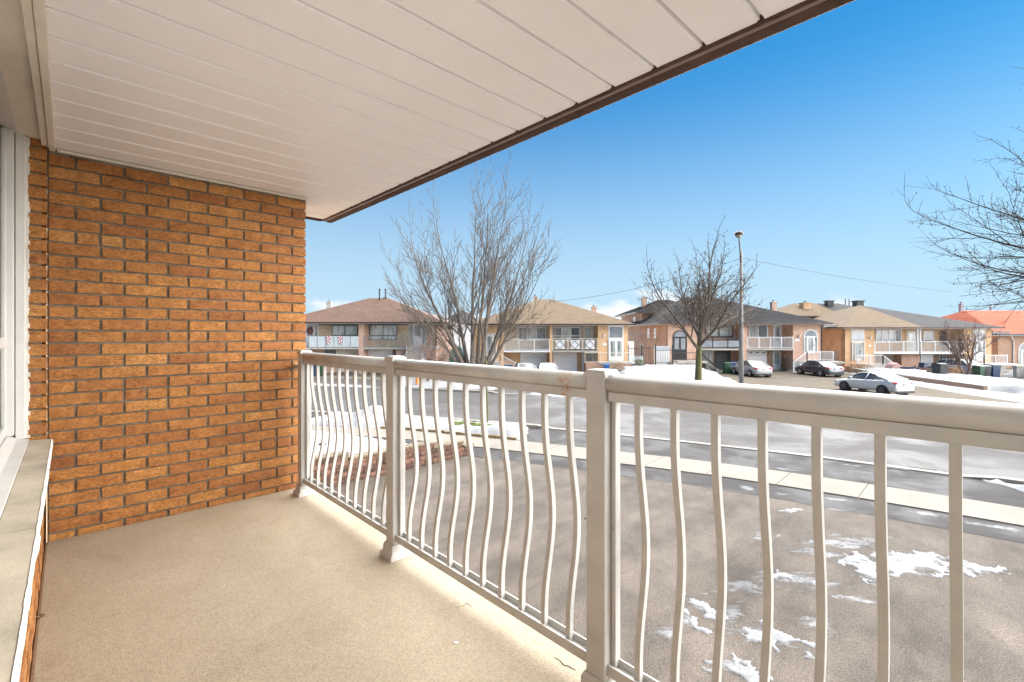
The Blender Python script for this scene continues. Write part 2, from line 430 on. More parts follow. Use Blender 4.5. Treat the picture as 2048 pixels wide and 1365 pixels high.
MAT = {}
MAT['brick'] = brick_material()
MAT['mortar'] = M('mortar', (.18,.15,.108), .9, .25, 12, .6, 160, .004)
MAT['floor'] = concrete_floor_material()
MAT['slab_edge'] = M('slab_concrete', (.40,.36,.29), .85, .15, 4, .4, 120)
MAT['soffit'] = M('cream_vinyl_soffit', (.91,.91,.92), .45, .035, 1.5, .05, 30)
MAT['soffit_trim'] = M('cream_vinyl_trim', (.74,.69,.61), .5, .07, 6, .1, 40)
MAT['fascia'] = M('brown_metal', (.085,.054,.044), .75, .2, 9, .25, 220, .002, spec=.15)
MAT['fascia_light'] = M('brown_metal_lip', (.20,.135,.115), .4, .1, 9)
MAT['rail'] = M('ivory_painted_aluminium', (.455,.443,.415), .42, .09, 7, .06, 120, .002)
MAT['window_white'] = M('white_vinyl', (.60,.585,.55), .4, .05, 5)
MAT['sill'] = M('cast_stone_sill', (.45,.39,.295), .85, .16, 5, .5, 90)
MAT['sill_edge'] = M('chipped_limestone', (.72,.69,.62), .85, .12, 8, .8, 60, .01)
MAT['glass_dark'] = glass_material('dark_pane', (.05,.055,.06))
MAT['bounce_pane'] = glass_material('added_bounce_pane', (.34,.335,.33), .05, (.52,.515,.505), 10)  # pale stretch of the window, added as a reflector to brighten the porch
MAT['shingle_brown'] = M_rows('brown_shingle', srgb(94,72,60), srgb(105,81,68), .08, .3)
MAT['shingle_tan'] = M_rows('tan_shingle', srgb(98,80,60), srgb(106,89,67), .08, .3)
MAT['shingle_grey'] = M_rows('charcoal_shingle', srgb(53,51,52), srgb(61,58,58), .08, .3)
MAT['tile_slate'] = M_rows('slate_metal_tile', srgb(22,22,25), srgb(31,31,34), .125, .42, .9, 0, .06, .8)
MAT['tile_red'] = M_rows('orange_red_roof', srgb(177,96,70), srgb(185,106,79), .1, .3)
MAT['brick_orange'] = M_brickwall('orange_brickwork', srgb(218,174,128), srgb(206,158,112), srgb(198,178,152))
MAT['brick_red'] = M_brickwall('red_brown_brickwork', srgb(206,162,138), srgb(184,138,116), srgb(198,182,166))
MAT['brick_brown'] = M_brickwall('brown_brickwork', srgb(188,146,120), srgb(164,122,100), srgb(178,162,144))
MAT['stone'] = M_brickwall('buff_ledge_stone', srgb(216,198,172), srgb(186,162,134), srgb(168,152,130), .5, .13, .014)
MAT['stone_pale'] = M_brickwall('pale_ledge_stone', srgb(206,194,176), srgb(186,172,154), srgb(170,158,142), .5, .13, .014)
MAT['white'] = M('white_paint', (.72,.715,.705), .45, .04, 3)
MAT['cream'] = M('cream_paint', (.66,.58,.48), .5, .06, 3)
MAT['garage_white'] = M('white_garage_enamel', (.78,.775,.77), .4, .04, 2)
MAT['garage_dark'] = M('dark_garage_enamel', (.035,.035,.038), .5, .15, 3)
MAT['black'] = M('black_metal', (.018,.018,.02), .45, .1, 4)
MAT['dark_brown_metal'] = M('dark_brown_metal', (.06,.035,.028), .5, .1, 4)
MAT['grey_metal'] = M('weathered_grey_metal', (.25,.27,.29), .5, .12, 4)
MAT['concrete'] = M('pale_concrete', (.42,.39,.34), .85, .15, 2, .3, 40)
MAT['pane_curtain'] = glass_material('pane_pale_curtain', (.20,.22,.22), .05, (.58,.60,.57), 12)
MAT['pane_mid'] = glass_material('pane_half_drawn', (.06,.065,.065), .05, (.34,.36,.35), 9)
MAT['pane_grey'] = glass_material('pane_grey_blind', (.30,.32,.35))
MAT['pane_dark'] = glass_material('pane_dark_room', (.075,.08,.085))
MAT['frosted'] = M('frosted_glass_panel', (.52,.57,.57), .2, .08, 2, coat=.5)
MAT['snow'] = snow_material()
MAT['crust'] = M('icy_crust', (.155,.156,.158), .6, .25, 9, .7, 30, .02)
MAT['bark'] = M('grey_bark', (.125,.098,.074), .9, .3, 6, .8, 40, .02)
MAT['bark_far'] = M('grey_brown_bark', (.135,.108,.085), .9, .25, 3, .5, 30, .02)
MAT['moss'] = M('mossy_bark', (.135,.125,.048), .95, .35, 5, .8, 40, .02)
MAT['bark_dark'] = M('dark_bark', (.06,.046,.037), .9, .3, 6, .8, 40, .02)
MAT['bark_red'] = M('reddish_twig_bark', (.17,.11,.088), .9, .2, 3)
MAT['seed'] = M('dry_seed_cluster', (.085,.055,.042), .9, .3, 9)
MAT['grass'] = M('winter_grass', (.13,.15,.035), .95, .35, 3, .8, 30, .05)
MAT['dead_grass'] = M('dead_grass_edge', (.20,.145,.075), .95, .3, 6, .8, 30, .05)
MAT['tyre'] = M('tyre_rubber', (.02,.02,.021), .8, .1, 9)
MAT['rim'] = M('alloy_rim', (.42,.42,.43), .35, .05, 9, metallic=.7)
MAT['rim_dark'] = M('steel_rim', (.09,.09,.095), .5, .05, 9, metallic=.4)
MAT['car_glass'] = glass_material('car_window', (.03,.034,.038), .02)
MAT['tail'] = M('red_lamp_lens', (.55,.03,.025), .2, .1, 9, coat=.6)
MAT['plate'] = M('number_plate', (.66,.67,.70), .4, .05, 9)
MAT['trim_black'] = M('black_plastic_trim', (.025,.025,.026), .6, .1, 9)
MAT['orange_plastic'] = M('orange_plastic', (.80,.20,.05), .5, .06, 5)
MAT['bin_blue'] = M('navy_plastic', (.025,.05,.11), .5, .1, 5)
MAT['bin_green'] = M('green_plastic', (.025,.075,.04), .5, .1, 5)
MAT['bin_dark'] = M('charcoal_plastic', (.03,.034,.04), .5, .1, 5)
MAT['teal'] = M('teal_tarpaulin', (.06,.27,.25), .6, .15, 3)
MAT['pole'] = M('spun_concrete_pole', (.20,.19,.175), .85, .12, 2, .3, 50)
MAT['wire'] = M('overhead_wire', (.05,.05,.055), .6, .1, 5)

# ------------------------------------------------------------------ ground, road, pavements
def interp(pts, n=10):
    """smooth polyline through 2-D points (Catmull-Rom)"""
    out = []
    for i in range(len(pts)-1):
        p0 = pts[max(i-1, 0)]; p1 = pts[i]; p2 = pts[i+1]; p3 = pts[min(i+2, len(pts)-1)]
        for k in range(n):
            t = k/n
            out.append(tuple(.5*((2*p1[j]) + (-p0[j]+p2[j])*t + (2*p0[j]-5*p1[j]+4*p2[j]-p3[j])*t*t + (-p0[j]+3*p1[j]-3*p2[j]+p3[j])*t**3) for j in (0, 1)))
    out.append(tuple(pts[-1]))
    return out
def resample(pl, n):
    L = [0]
    for a, b in zip(pl, pl[1:]): L.append(L[-1] + math.hypot(b[0]-a[0], b[1]-a[1]))
    out = []; j = 0
    for k in range(n+1):
        s = L[-1]*k/n
        while j < len(L)-2 and L[j+1] < s: j += 1
        t = (s-L[j])/max(1e-9, L[j+1]-L[j])
        out.append((pl[j][0]+(pl[j+1][0]-pl[j][0])*t, pl[j][1]+(pl[j+1][1]-pl[j][1])*t))
    return out
def offset(pl, d):                     # to the left of the direction of travel
    out = []
    for i, p in enumerate(pl):
        a = pl[max(i-1, 0)]; b = pl[min(i+1, len(pl)-1)]
        tx, ty = b[0]-a[0], b[1]-a[1]; L = math.hypot(tx, ty)
        out.append((p[0]-ty/L*d, p[1]+tx/L*d))
    return out
def ribbon(a, b, z, n=60):
    a, b = resample(a, n), resample(b, n)
    m = MB()
    m.add([(x, y, z) for x, y in a] + [(x, y, z) for x, y in b], [(i, i+1, n+2+i, n+1+i) for i in range(n)])
    return m
def poly(pts, z):
    return MB().add([(p[0], p[1], z) for p in pts], [tuple(range(len(pts)))])
def struct(mb, name, mat):
    return tag(mb.build(name, mat), kind='structure')

near_curb = interp([(-60,39), (-40,32.6), (-25,28.2), (-10.2,23.8), (-8.1,23.1), (1.55,19.5), (7.9,16.1), (10.9,14.1), (16,10.0), (22,4.0), (28,-4), (33,-14)])
far_curb = interp([(-60,49), (-40,42.2), (-25,38.2), (-12,34.3), (-2.9,31.6), (4.4,28.1), (12,23.2), (18,18.6), (24,13.2), (31,5.0), (37,-4), (42,-14)])
MAT['ground'] = ground_mix('yard_earth_and_snow', (.16,.135,.10), .2, [(0,60,90,70,0)], .9)
def lanes(m, ang, lo=.82, hi=1.12, sc=(.045, 1.3, 1)):
    n, l = m.node_tree.nodes, m.node_tree.links; b = n['Principled BSDF']; src = b.inputs['Base Color'].links[0].from_socket
    tc = n.new('ShaderNodeTexCoord'); m1 = n.new('ShaderNodeMapping'); m1.inputs['Rotation'].default_value = (0, 0, ang); l.new(tc.outputs['Object'], m1.inputs['Vector'])
    m2 = n.new('ShaderNodeMapping'); m2.inputs['Scale'].default_value = sc; l.new(m1.outputs[0], m2.inputs['Vector'])
    nz = noise_node(n, l, m2.outputs[0], 1.0, 5, .6, .2); r = ramp(n, [(.34, (lo,)*3), (.5, (1,)*3), (.66, (hi,)*3)]); l.new(nz.outputs['Fac'], r.inputs['Fac'])
    mx = n.new('ShaderNodeMix'); mx.data_type = 'RGBA'; mx.blend_type = 'MULTIPLY'; mx.inputs['Factor'].default_value = 1; l.new(src, mx.inputs['A']); l.new(r.outputs['Color'], mx.inputs['B']); l.new(mx.outputs['Result'], b.inputs['Base Color'])
MAT['road'] = ground_mix('wet_asphalt', (.050,.044,.041), .18, None, .8, (.35,.42,.60,.55), 70, spec=.3)
MAT['apron'] = ground_mix('dark_asphalt', (.030,.0265,.025), .28, [(5.97,11.8,.22,.38,0), (6.6,11.4,.3,.2,-.4), (7.7,11.0,.45,.16,-.45), (9.05,10.1,.55,.22,-.5), (9.75,9.45,.8,.18,-.6), (7.87,13.5,.65,.16,-.5), (10.06,13.9,.55,.12,-.5), (13.0,12.4,1.6,.22,-.65)], .85, (.6,.42,.58,.6), 75, spec=.25)
MAT['walk'] = ground_mix('cream_concrete_walk', (.175,.150,.118), .06, None, .8, None, 120)
MAT['kerb'] = ground_mix('pale_concrete_kerb', (.21,.19,.157), .08, None, .8, None, 60)
snow_spots = [(6.8,7.95,1.35,.55,.12), (7.7,7.75,.6,.25,.0), (5.9,7.7,.35,.55,-.5), (4.92,8.96,.5,.28,.5), (6.07,10.3,.3,.14,0), (5.5,8.3,.7,.2,-.3), (2.75,6.6,.16,.5,.35), (3.05,6.45,.18,.6,-.55), (3.3,6.0,.5,.2,-.6),
              (1.98,6.05,.36,.2,.2), (2.4,6.35,.12,.3,-.3), (4.12,6.25,.28,.3,.2), (2.67,5.41,.30,.16,-.4), (5.02,6.9,.55,.12,-.35), (8.6,9.94,.9,.16,-.55), (7.2,10.4,.5,.12,-.5), (4.6,7.4,1.0,.35,-.2), (3.6,7.2,.7,.3,.3), (6.2,8.7,1.2,.4,.15)]
MAT['drive'] = ground_mix('worn_tan_asphalt', (.088,.072,.058), .46, snow_spots, .92, None, 60, spec=.25)
lanes(MAT['road'], .42, .84, 1.10); lanes(MAT['drive'], -.80, .76, 1.16, (.3, 1.4, 1)); lanes(MAT['drive'], .3, .74, 1.18, (1.3, .9, 1)); lanes(MAT['apron'], .42, .75, 1.25, (.5, 2.5, 1))
MAT['drive_far'] = ground_mix('tan_concrete_drive', (.115,.096,.074), .1, None, .95, None, 40, spec=.08)
MAT['drive_grey'] = ground_mix('grey_asphalt_drive', (.085,.077,.071), .15, None, .9, None, 40, spec=.12)

g = MB(); g.box(-900, 900, -300, 1500, -.6, -.012)
struct(g, 'ground', MAT['ground'])
struct(ribbon(near_curb, far_curb, .004, 120), 'road', MAT['road'])
# kerbs: a step of pale concrete; dropped where the drives cross
def kerb(pl, side, name, full):
    pl = resample(pl, 160); a = offset(pl, 0); b = offset(pl, side*.28)
    m = MB(); n = len(pl)
    vs = []
    for i in range(n):
        h = .115 if full(pl[i]) else .03
        vs += [(a[i][0], a[i][1], -.01), (a[i][0], a[i][1], h), (b[i][0], b[i][1], h+.004), (b[i][0], b[i][1], -.01)]
    fs = [(4*i+k, 4*i+k+1, 4*i+k+5, 4*i+k+4) for i in range(n-1) for k in range(3)]
    m.add(vs, fs); return struct(m, name, MAT['kerb'])
kerb(near_curb, -1, 'kerb', lambda p: -7.6 < p[0] < 1.2 or p[0] > 12.5 or p[0] < -13)
kerb(far_curb, 1, 'kerb', lambda p: -8 < p[0] < -1 or p[0] < -25 or 7.5 < p[0] < 16)

walk_far = interp([(-40,27.6), (-25,24.4), (-8.08,19.82), (-4.38,18.94), (-1.6,17.78), (.527,16.9), (2.53,15.92), (6.75,13.77), (11.45,10.4), (16,6.4), (21,1), (25,-6)])
walk_near = offset(walk_far, -1.42)
walk_near = [(x, y) for x, y in walk_near]
struct(ribbon(near_curb, walk_far, .010, 120), 'apron', MAT['apron'])
# the pavement is laid in bays
wf, wnr = resample(walk_far, 44), resample(walk_near, 44)
walk = struct(ribbon(walk_far, walk_near, .012, 120), 'pavement', M('pavement_joint', (.17,.15,.12), .9))
for i in range(44):
    a0, a1, b1, b0 = [Vector((*p, 0)) for p in (wf[i], wf[i+1], wnr[i+1], wnr[i])]
    c = (a0+a1+b0+b1)/4
    sh = [c + (p-c)*(1 - .012/1.0) for p in (a0, a1, b1, b0)]
    MB().prism([(p.x, p.y, .008) for p in sh], (0, 0, .022)).build('paving_bay', MAT['walk'], walk)
strip_near = offset(walk_near, -1.12)
struct(ribbon(walk_near, strip_near, .007, 90), 'asphalt_strip', MAT['apron'])

# house frame: u runs along our house front, v straight out from it
TH = math.atan2(-.724, .6898)
HU, HV = Vector((math.cos(TH), math.sin(TH), 0)), Vector((-math.sin(TH), math.cos(TH), 0))
def H(a, b, z=0): return HU*a + HV*b + Vector((0, 0, z))
sn = resample(strip_near, 90)
sn = [p for p in sn if -1.5 < p[0] < 22]
dp = [tuple(H(-11.8, -.4)[:2]), tuple(H(-11.8, 9.0)[:2])] + sn + [tuple(H(16, -.4)[:2])]
struct(poly(dp, .003), 'driveway', MAT['drive'])
# far side of the street
fw_near, fw_far = offset(far_curb, 6.0), offset(far_curb, 7.5)
struct(ribbon(offset(far_curb, .2), fw_near, .004, 90), 'far_verge', MAT['drive_grey'])
struct(ribbon(fw_near, fw_far, .014, 90), 'far_pavement', MAT['walk'])
struct(poly([(-25,44), (-9.8,40.2), (-9.4,47.6), (-25,47.6)], .006), 'far_driveway', MAT['drive_far'])
struct(poly([(-.6,36), (7.6,33.2), (7.6,48), (-.6,48)], .008), 'far_driveway', MAT['drive_grey'])
struct(poly([(17.5,24.5), (28.2,18), (29.6,31), (31.2,38), (33.5,44), (34,52), (18.6,52), (18.4,40)], .018), 'far_driveway', MAT['drive_far'])
struct(poly([(38.6,24), (46,18), (48,52), (41,52), (39.6,40)], .018), 'far_driveway', MAT['drive_grey'])

# ------------------------------------------------------------------ snow lying on lawns and verges
def pip(p, pts):
    x, y = p; inside = False; j = len(pts)-1; best = 1e9
    for i in range(len(pts)):
        xi, yi = pts[i]; xj, yj = pts[j]
        if (yi > y) != (yj > y) and x < (xj-xi)*(y-yi)/(yj-yi)+xi: inside = not inside
        dx, dy = xj-xi, yj-yi; L = dx*dx+dy*dy
        t = max(0, min(1, ((x-xi)*dx+(y-yi)*dy)/L)) if L else 0
        best = min(best, math.hypot(x-xi-dx*t, y-yi-dy*t)); j = i
    return best if inside else -best
def sstep(t): t = max(0, min(1, t)); return t*t*(3-2*t)
def snow(pts, h, step, zf=lambda x, y: 0., edge=.5, rough=.06, wob=.35, fr=.9, name='snow', mat=None, label=None, zmin=.024):
    xs = [p[0] for p in pts]; ys = [p[1] for p in pts]
    nx = int((max(xs)-min(xs)+2*step+1.4*wob)/step)+2; ny = int((max(ys)-min(ys)+2*step+1.4*wob)/step)+2
    x0, y0 = min(xs)-step-wob*.7, min(ys)-step-wob*.7
    vs, ds, fs = [], [], []
    for j in range(ny):
        for i in range(nx):
            x, y = x0+i*step, y0+j*step
            d = pip((x, y), pts) + wob*noise.noise(Vector((x*fr, y*fr, 3.1))) + wob*.5*noise.noise(Vector((x*fr*3, y*fr*3, 7.7)))
            z = zf(x, y)*sstep((d+.2)/1.2) + h*sstep(d/edge)
            if d > 0: z += rough*sstep(d/.3)*(noise.noise(Vector((x*2.3, y*2.3, 1))) + .6*noise.noise(Vector((x*6, y*6, 5))))
            else: z = -.03 + max(-.25, d*.4)
            vs.append((x, y, max(z, -.3) if d <= 0 else max(z, zmin + .007*(noise.noise(Vector((x*7, y*7, 2)))+.5)*sstep(d/.12) if zmin < .024 else .024))); ds.append(d)
    for j in range(ny-1):
        for i in range(nx-1):
            q = (j*nx+i, j*nx+i+1, (j+1)*nx+i+1, (j+1)*nx+i)
            if max(ds[k] for k in q) > 0: fs.append(q)
    used = sorted({k for q in fs for k in q}); mp = {k: n for n, k in enumerate(used)}
    m = MB(); m.add([vs[k] for k in used], [tuple(mp[k] for k in q) for q in fs])
    o = m.build(name, mat or MAT['snow'], smooth=True)
    return tag(o, label, None, None, 'stuff')
nc = resample(near_curb, 400); wfr = resample(walk_far, 400)
def between(x0, x1, inset=.22):
    a = [p for p in offset(nc, -inset) if x0 <= p[0] <= x1]; b = [p for p in offset(wfr, .12) if x0-.6 <= p[0] <= x1-.5]
    return a[::8] + [a[-1]] + list(reversed(b))[::8] + [b[0]]
verge = between(-8.9, .9)
def heap(x, y):
    z = .55*math.exp(-((x+6.1)**2/1.1 + (y-20.9)**2/1.3)) + .34*math.exp(-((x-.2)**2/.7 + (y-18.2)**2/.7))
    return z + .2*math.exp(-((x+1.0)**2/.4 + (y-18.0)**2/.4))
snow(verge, .16, .14, heap, .35, .07, .25, label='old snow heaped on the verge beyond the pavement')
snow(between(12.6, 18), .12, .2, lambda x, y: .1, .3, .08, .4, label='ragged snow along the kerb by the drain')
snow([tuple(p[:2]) for p in (H(-12.0,9.2), H(-12.0,2), H(-26,1), H(-26,2.3), H(-18.4,6.7), H(-15.2,8.5))], .18, .25, lambda x, y: .10+.34*sstep((8.6-(Vector((x, y, 0)).dot(HV)))/4.5), .6, .05, .2, label='snow covering the raised lawn behind the block wall')
snow([(-9.4,35.2), (-1.2,32.4), (-.8,38), (-1.2,47.5), (-8.2,47.5), (-9.3,40)], .14, .3, lambda x, y: 1.0*sstep((y-35)/11), .6, .07, .5, label='snowy sloping lawn under the many-stemmed tree')
snow([(8.2,28), (16.2,22.6), (17.3,30), (17.8,36), (18.4,40), (19.2,47.5), (10,48.4), (8.4,38)], .15, .3, lambda x, y: .75*sstep((y-33)/13), .6, .07, .5, label='broad snowy lawn round the mossy street tree')
snow([(28.8,24), (33,21.5), (32.6,31.5), (33.5,41), (34.8,49), (36,51), (34.2,50.5), (33.4,44), (31.4,38), (29.8,31)], .12, .3, lambda x, y: .0, .4, .05, .4, label='thin snow along the foot of the low brick wall')
snow([(33.2,22), (38.0,19), (38.8,30), (39.4,40), (40.4,47), (40.2,49.5), (36,50.5), (34.5,46), (33.9,41), (32.9,31.5)], .14, .3, lambda x, y: .42, .5, .06, .3, label='snow on the raised strip between two drives')
snow([(47.4,26), (60,24), (62,46), (48.4,46)], .14, .5, lambda x, y: .5, .5, .06, .3, label='snow behind the grey retaining wall')
snow([(-26,34.9+4.2), (-10.2,34.4), (-10.2,35.1), (-26,40.4)], .12, .25, lambda x, y: 0, .3, .06, .3, label='snow ridge left by the plough along the far kerb')
snow([(1.0,29.9), (7.8,26.4), (7.9,27.2), (1.2,30.8)], .10, .2, lambda x, y: 0, .25, .05, .25, label='snow left along the far kerb before the grey drive')
for i_, (x, y, rx, ry, t_) in enumerate(snow_spots[:14:2] + [snow_spots[1]] + [(6.3,8.15,.5,.22,.2), (4.6,7.5,.4,.12,-.2)]):
    pts = []
    for k in range(14):
        an = 6.2832*k/14; q = U(.55, .95); px_, py_ = rx*q*math.cos(an), ry*q*math.sin(an)
        pts.append((x+px_*math.cos(t_)-py_*math.sin(t_), y+px_*math.sin(t_)+py_*math.cos(t_)))
    snow(pts, .004, .035, lambda x, y: 0, .1, .008, .34, 4.2, mat=MAT['crust'], zmin=.006+.0013*i_, label='thin crust of icy snow left on the tan drive')
# bare grass showing through the verge
snow([(-2.6,19.9), (-.6,19.2), (.2,18.75), (-.1,18.35), (-1.4,18.9), (-2.9,19.5)], .26, .1, lambda x, y: .0, .2, .06, .2, 1.5, 'grass', MAT['grass'], 'green grass patch at the foot of the thin sapling')
eb = offset(wfr, .07); eb = [p for p in eb if -5.6 < p[0] < .5]
ee = MB()
for a, b in zip(eb[::4], eb[4::4]): ee.bar((a[0], a[1], .04+U(0,.04)), (b[0], b[1], .04+U(0,.04)), .10+U(0,.05), .11)
tag(ee.build('dead_grass', MAT['dead_grass']), 'brown dead grass edging the pavement', kind='stuff')

# ------------------------------------------------------------------ our house: wing wall, window wall, soffit, floor
FZ, SZ = 2.72, 4.966                       # balcony floor and soffit heights
house = thing('brick_house', 'orange rug-brick house whose balcony, soffit and window fill the foreground', 'house', (0,0,0), TH)
WA = -3.75                                 # face of the wing wall
def brick_mesh(L, hgt=.0602, dep=.085, seed=0):
    """one brick lying along local x, its face towards -y; centred"""
    r = random.Random(seed); nx, nz = 4, 2
    vs, fs = [], []
    for j in range(nz+1):
        for i in range(nx+1):
            e = (i in (0, nx)) or (j in (0, nz))
            vs.append((-L/2+L*i/nx + (r.uniform(-.0015,.0015)), (.002 if e else 0) + r.uniform(-.0022,.0022), -hgt/2+hgt*j/nz + r.uniform(-.0012,.0012)))
    w = nx+1
    for j in range(nz):
        for i in range(nx): fs.append((j*w+i, j*w+i+1, (j+1)*w+i+1, (j+1)*w+i))
    ring = [i for i in range(w)] + [j*w+nx for j in range(1, nz+1)] + [nz*w+i for i in range(nx-1, -1, -1)] + [j*w for j in range(nz-1, 0, -1)]
    b0 = len(vs)
    for k in ring: vs.append((vs[k][0], dep, vs[k][2]))
    n = len(ring)
    for k in range(n): fs.append((ring[k], b0+k, b0+(k+1) % n, ring[(k+1) % n]))
    fs.append(tuple(b0+k for k in range(n)))
    return MB().add(vs, fs).mesh('brick', MAT['brick'])
BR = {}
def brick(L, parent, loc, rotz):
    key = round(L*200)/200
    if key not in BR: BR[key] = [brick_mesh(key, seed=int(key*1e4)+k) for k in range(5)]
    return link('brick', rnd.choice(BR[key]), parent, loc, rotz)
PITCH, COURSE0 = .2205, 2.758
CH_ = .0729
zc = [COURSE0 + CH_*k for k in range(-1, 31)]
# wing wall: core of mortar with every brick set on it
core = MB(); core.box(WA-.24, WA-.013, -.09, 1.333, 0, SZ+.05)
wall = core.build('wing_wall', MAT['mortar'], house)
def lay(course_z, lo, hi, start, parent, place, jn=.0135, odd=False):
    """place the bricks of one course between lo and hi"""
    edges = []
    e = start
    while e > lo: e -= PITCH
    while e < hi: edges.append(e); e += PITCH
    edges = sorted(set([lo] + [x for x in edges if lo+.03 < x < hi-.03] + [hi]))
    if odd:
        x0 = rnd.choice(edges[1:-2]); edges = sorted(edges + [x0 + PITCH*.5] + ([x0+PITCH*1.5] if x0+PITCH*1.6 < hi and rnd.random() < .7 else []))
        edges = [x for x in edges if lo <= x <= hi]
    for a, b in zip(edges, edges[1:]):
        if b-a < .03: continue
        place(a + (jn/2 if a > lo else 0), b - (jn/2 if b < hi else 0), course_z)
for k, z in enumerate(zc):
    st = .1386 if k % 2 == 1 else .0283
    odd = k in (5, 11, 12, 16, 24)
    lay(z+CH_/2, -.082, 1.343, st, wall, lambda a, b, zz: brick(b-a, wall, (WA+U(-.0015,.0015), (a+b)/2, zz+U(-.001,.001)), math.pi/2), odd=odd)
# the end of the wing wall that faces the street
for k, z in enumerate(zc):
    if k % 2 == 0:
        brick(.21, wall, (WA-.125, 1.343, z+CH_/2), math.pi)
    else:
        brick(.10, wall, (WA-.06, 1.343, z+CH_/2), math.pi); brick(.10, wall, (WA-.19, 1.343, z+CH_/2), math.pi)
# window wall: a pier of bricks beside the window, low wall below the sill
FB = -.10
SILL = 3.314
m = MB(); m.box(WA-.2, -3.70, -.55, FB-.011, 0, 5.02)
pier = m.build('window_pier', MAT['mortar'], house)
for k, z in enumerate(zc):
    if z+CH_ < SILL-.05: continue
    brick(.098, pier, (-3.688, -.141, z+CH_/2), math.pi/2)
    brick(.06, pier, (-3.72, FB, z+CH_/2), math.pi)
m = MB(); m.box(-3.70, 7.0, -.55, FB-.011, 0, SILL-.065)
low = m.build('window_wall', MAT['mortar'], house)
for k, z in enumerate(zc):
    if z+CH_ > SILL-.03: break
    lay(z+CH_/2, -3.70, -.05, -3.70+(.11 if k % 2 else 0), low, lambda a, b, zz: brick(b-a, low, ((a+b)/2, FB+U(-.001,.001), zz), math.pi))
# sill stone with a chipped front
def sill(a0, a1):
    n = max(4, int((a1-a0)/.03)); m = MB(); vs = []
    for i in range(n+1):
        a = a0+(a1-a0)*i/n
        j = .007*noise.noise(Vector((a*9, 0, 2))) + .004*noise.noise(Vector((a*31, 0, 5)))
        k = .010*noise.noise(Vector((a*11, 4, 2))) + .005*noise.noise(Vector((a*29, 3, 5)))
        vs += [(a, -.156, SILL+.004), (a, -.072+j*.3, SILL), (a, -.066+j, SILL-.012), (a, -.070+j, SILL-.055+k), (a, -.09, SILL-.064+k*.5), (a, -.156, SILL-.064)]
    return vs, n
for (a0, a1) in ((-3.688, -3.40), (-3.396, -2.02), (-2.016, -.2), (-.196, 1.6)):
    vs, n = sill(a0, a1)
    m = MB(); m.add(vs, [(6*i+k, 6*i+k+1, 6*i+k+7, 6*i+k+6) for i in range(n) for k in (0,)] + [(6*i, 6*i+5, 6*i+11, 6*i+6) for i in range(n)] + [tuple(range(6)), tuple(6*n+k for k in range(6))])
    so = m.build('sill_stone', MAT['sill'], house)
    m = MB(); m.add([(x, y+.0015, z+(.0015 if k % 6 == 1 else 0)) for k, (x, y, z) in enumerate(vs)], [(6*i+k, 6*i+k+1, 6*i+k+7, 6*i+k+6) for i in range(n) for k in (1, 2, 3)])
    m.build('chipped_edge', MAT['sill_edge'], so)
# window: white frame, sloping vinyl sill, glass
win = link('window', None, house)
m = MB(); m.prism([(-3.66, -.158, SILL+.002), (-3.66, -.158, SILL+.016), (-3.66, -.20, SILL+.022), (-3.66, -.235, SILL+.05), (-3.66, -.33, SILL+.05), (-3.66, -.33, SILL-.05)], (5.4, 0, 0)); m.build('sill_trim', MAT['window_white'], win)
m = MB(); m.box(-3.688, -3.655, -.21, -.172, SILL+.02, 4.99); m.build('brick_mould', MAT['window_white'], win, bevel=.004)
m = MB(); m.box(-3.655, -3.60, -.256, -.212, SILL+.05, 4.985); m.build('frame', MAT['window_white'], win, bevel=.004)
m = MB(); m.box(-3.60, -3.56, -.258, -.236, SILL+.058, 4.975); m.build('sash', MAT['window_white'], win, bevel=.006)
m = MB(); m.box(-3.56, 1.7, -.258, -.236, SILL+.058, SILL+.11); m.build('sash', MAT['window_white'], win, bevel=.006)
m = MB(); m.box(-3.56, 1.7, -.258, -.236, 3.83, 3.885); m.build('transom', MAT['window_white'], win, bevel=.006)
m = MB(); m.box(-3.66, 1.7, -.335, -.20, 4.985, 5.03); m.build('frame', MAT['window_white'], win)
m = MB(); m.box(-3.58, -2.6, -.275, -.2575, SILL+.09, 4.985); m.build('pane', MAT['glass_dark'], win)
m = MB(); m.box(-2.54, 1.7, -.275, -.2575, SILL+.09, 4.985); m.build('pane', MAT['bounce_pane'], win)  # out of view; made pale to throw light up at the soffit
m = MB(); m.box(-2.6, -2.54, -.29, -.236, SILL+.111, 4.984); m.build('mullion', MAT['window_white'], win)
# frothy sealant along the mould
m = MB(); z = SILL+.02
while z < 4.97:
    h = U(.012, .03); m.box(-3.689, -3.676+U(0,.004), -.176, -.158+U(-.006,.004), z, z+h); z += h
m.build('sealant', MAT['sill_edge'], win)
# body of the house behind and below
m = MB(); m.box(-11.8, WA-.24, -9, -.1, 0, 5.0); m.box(WA-.24, 8.0, -9, -.56, 0, 5.0); m.box(-11.8, WA-.25, -.1, -.05, 0, 2.5); m.build('house_body', MAT['brick_orange'], house)
# balcony slab
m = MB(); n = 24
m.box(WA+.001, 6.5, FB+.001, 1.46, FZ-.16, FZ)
m.build('balcony_slab', MAT['floor'], house, bevel=.012)
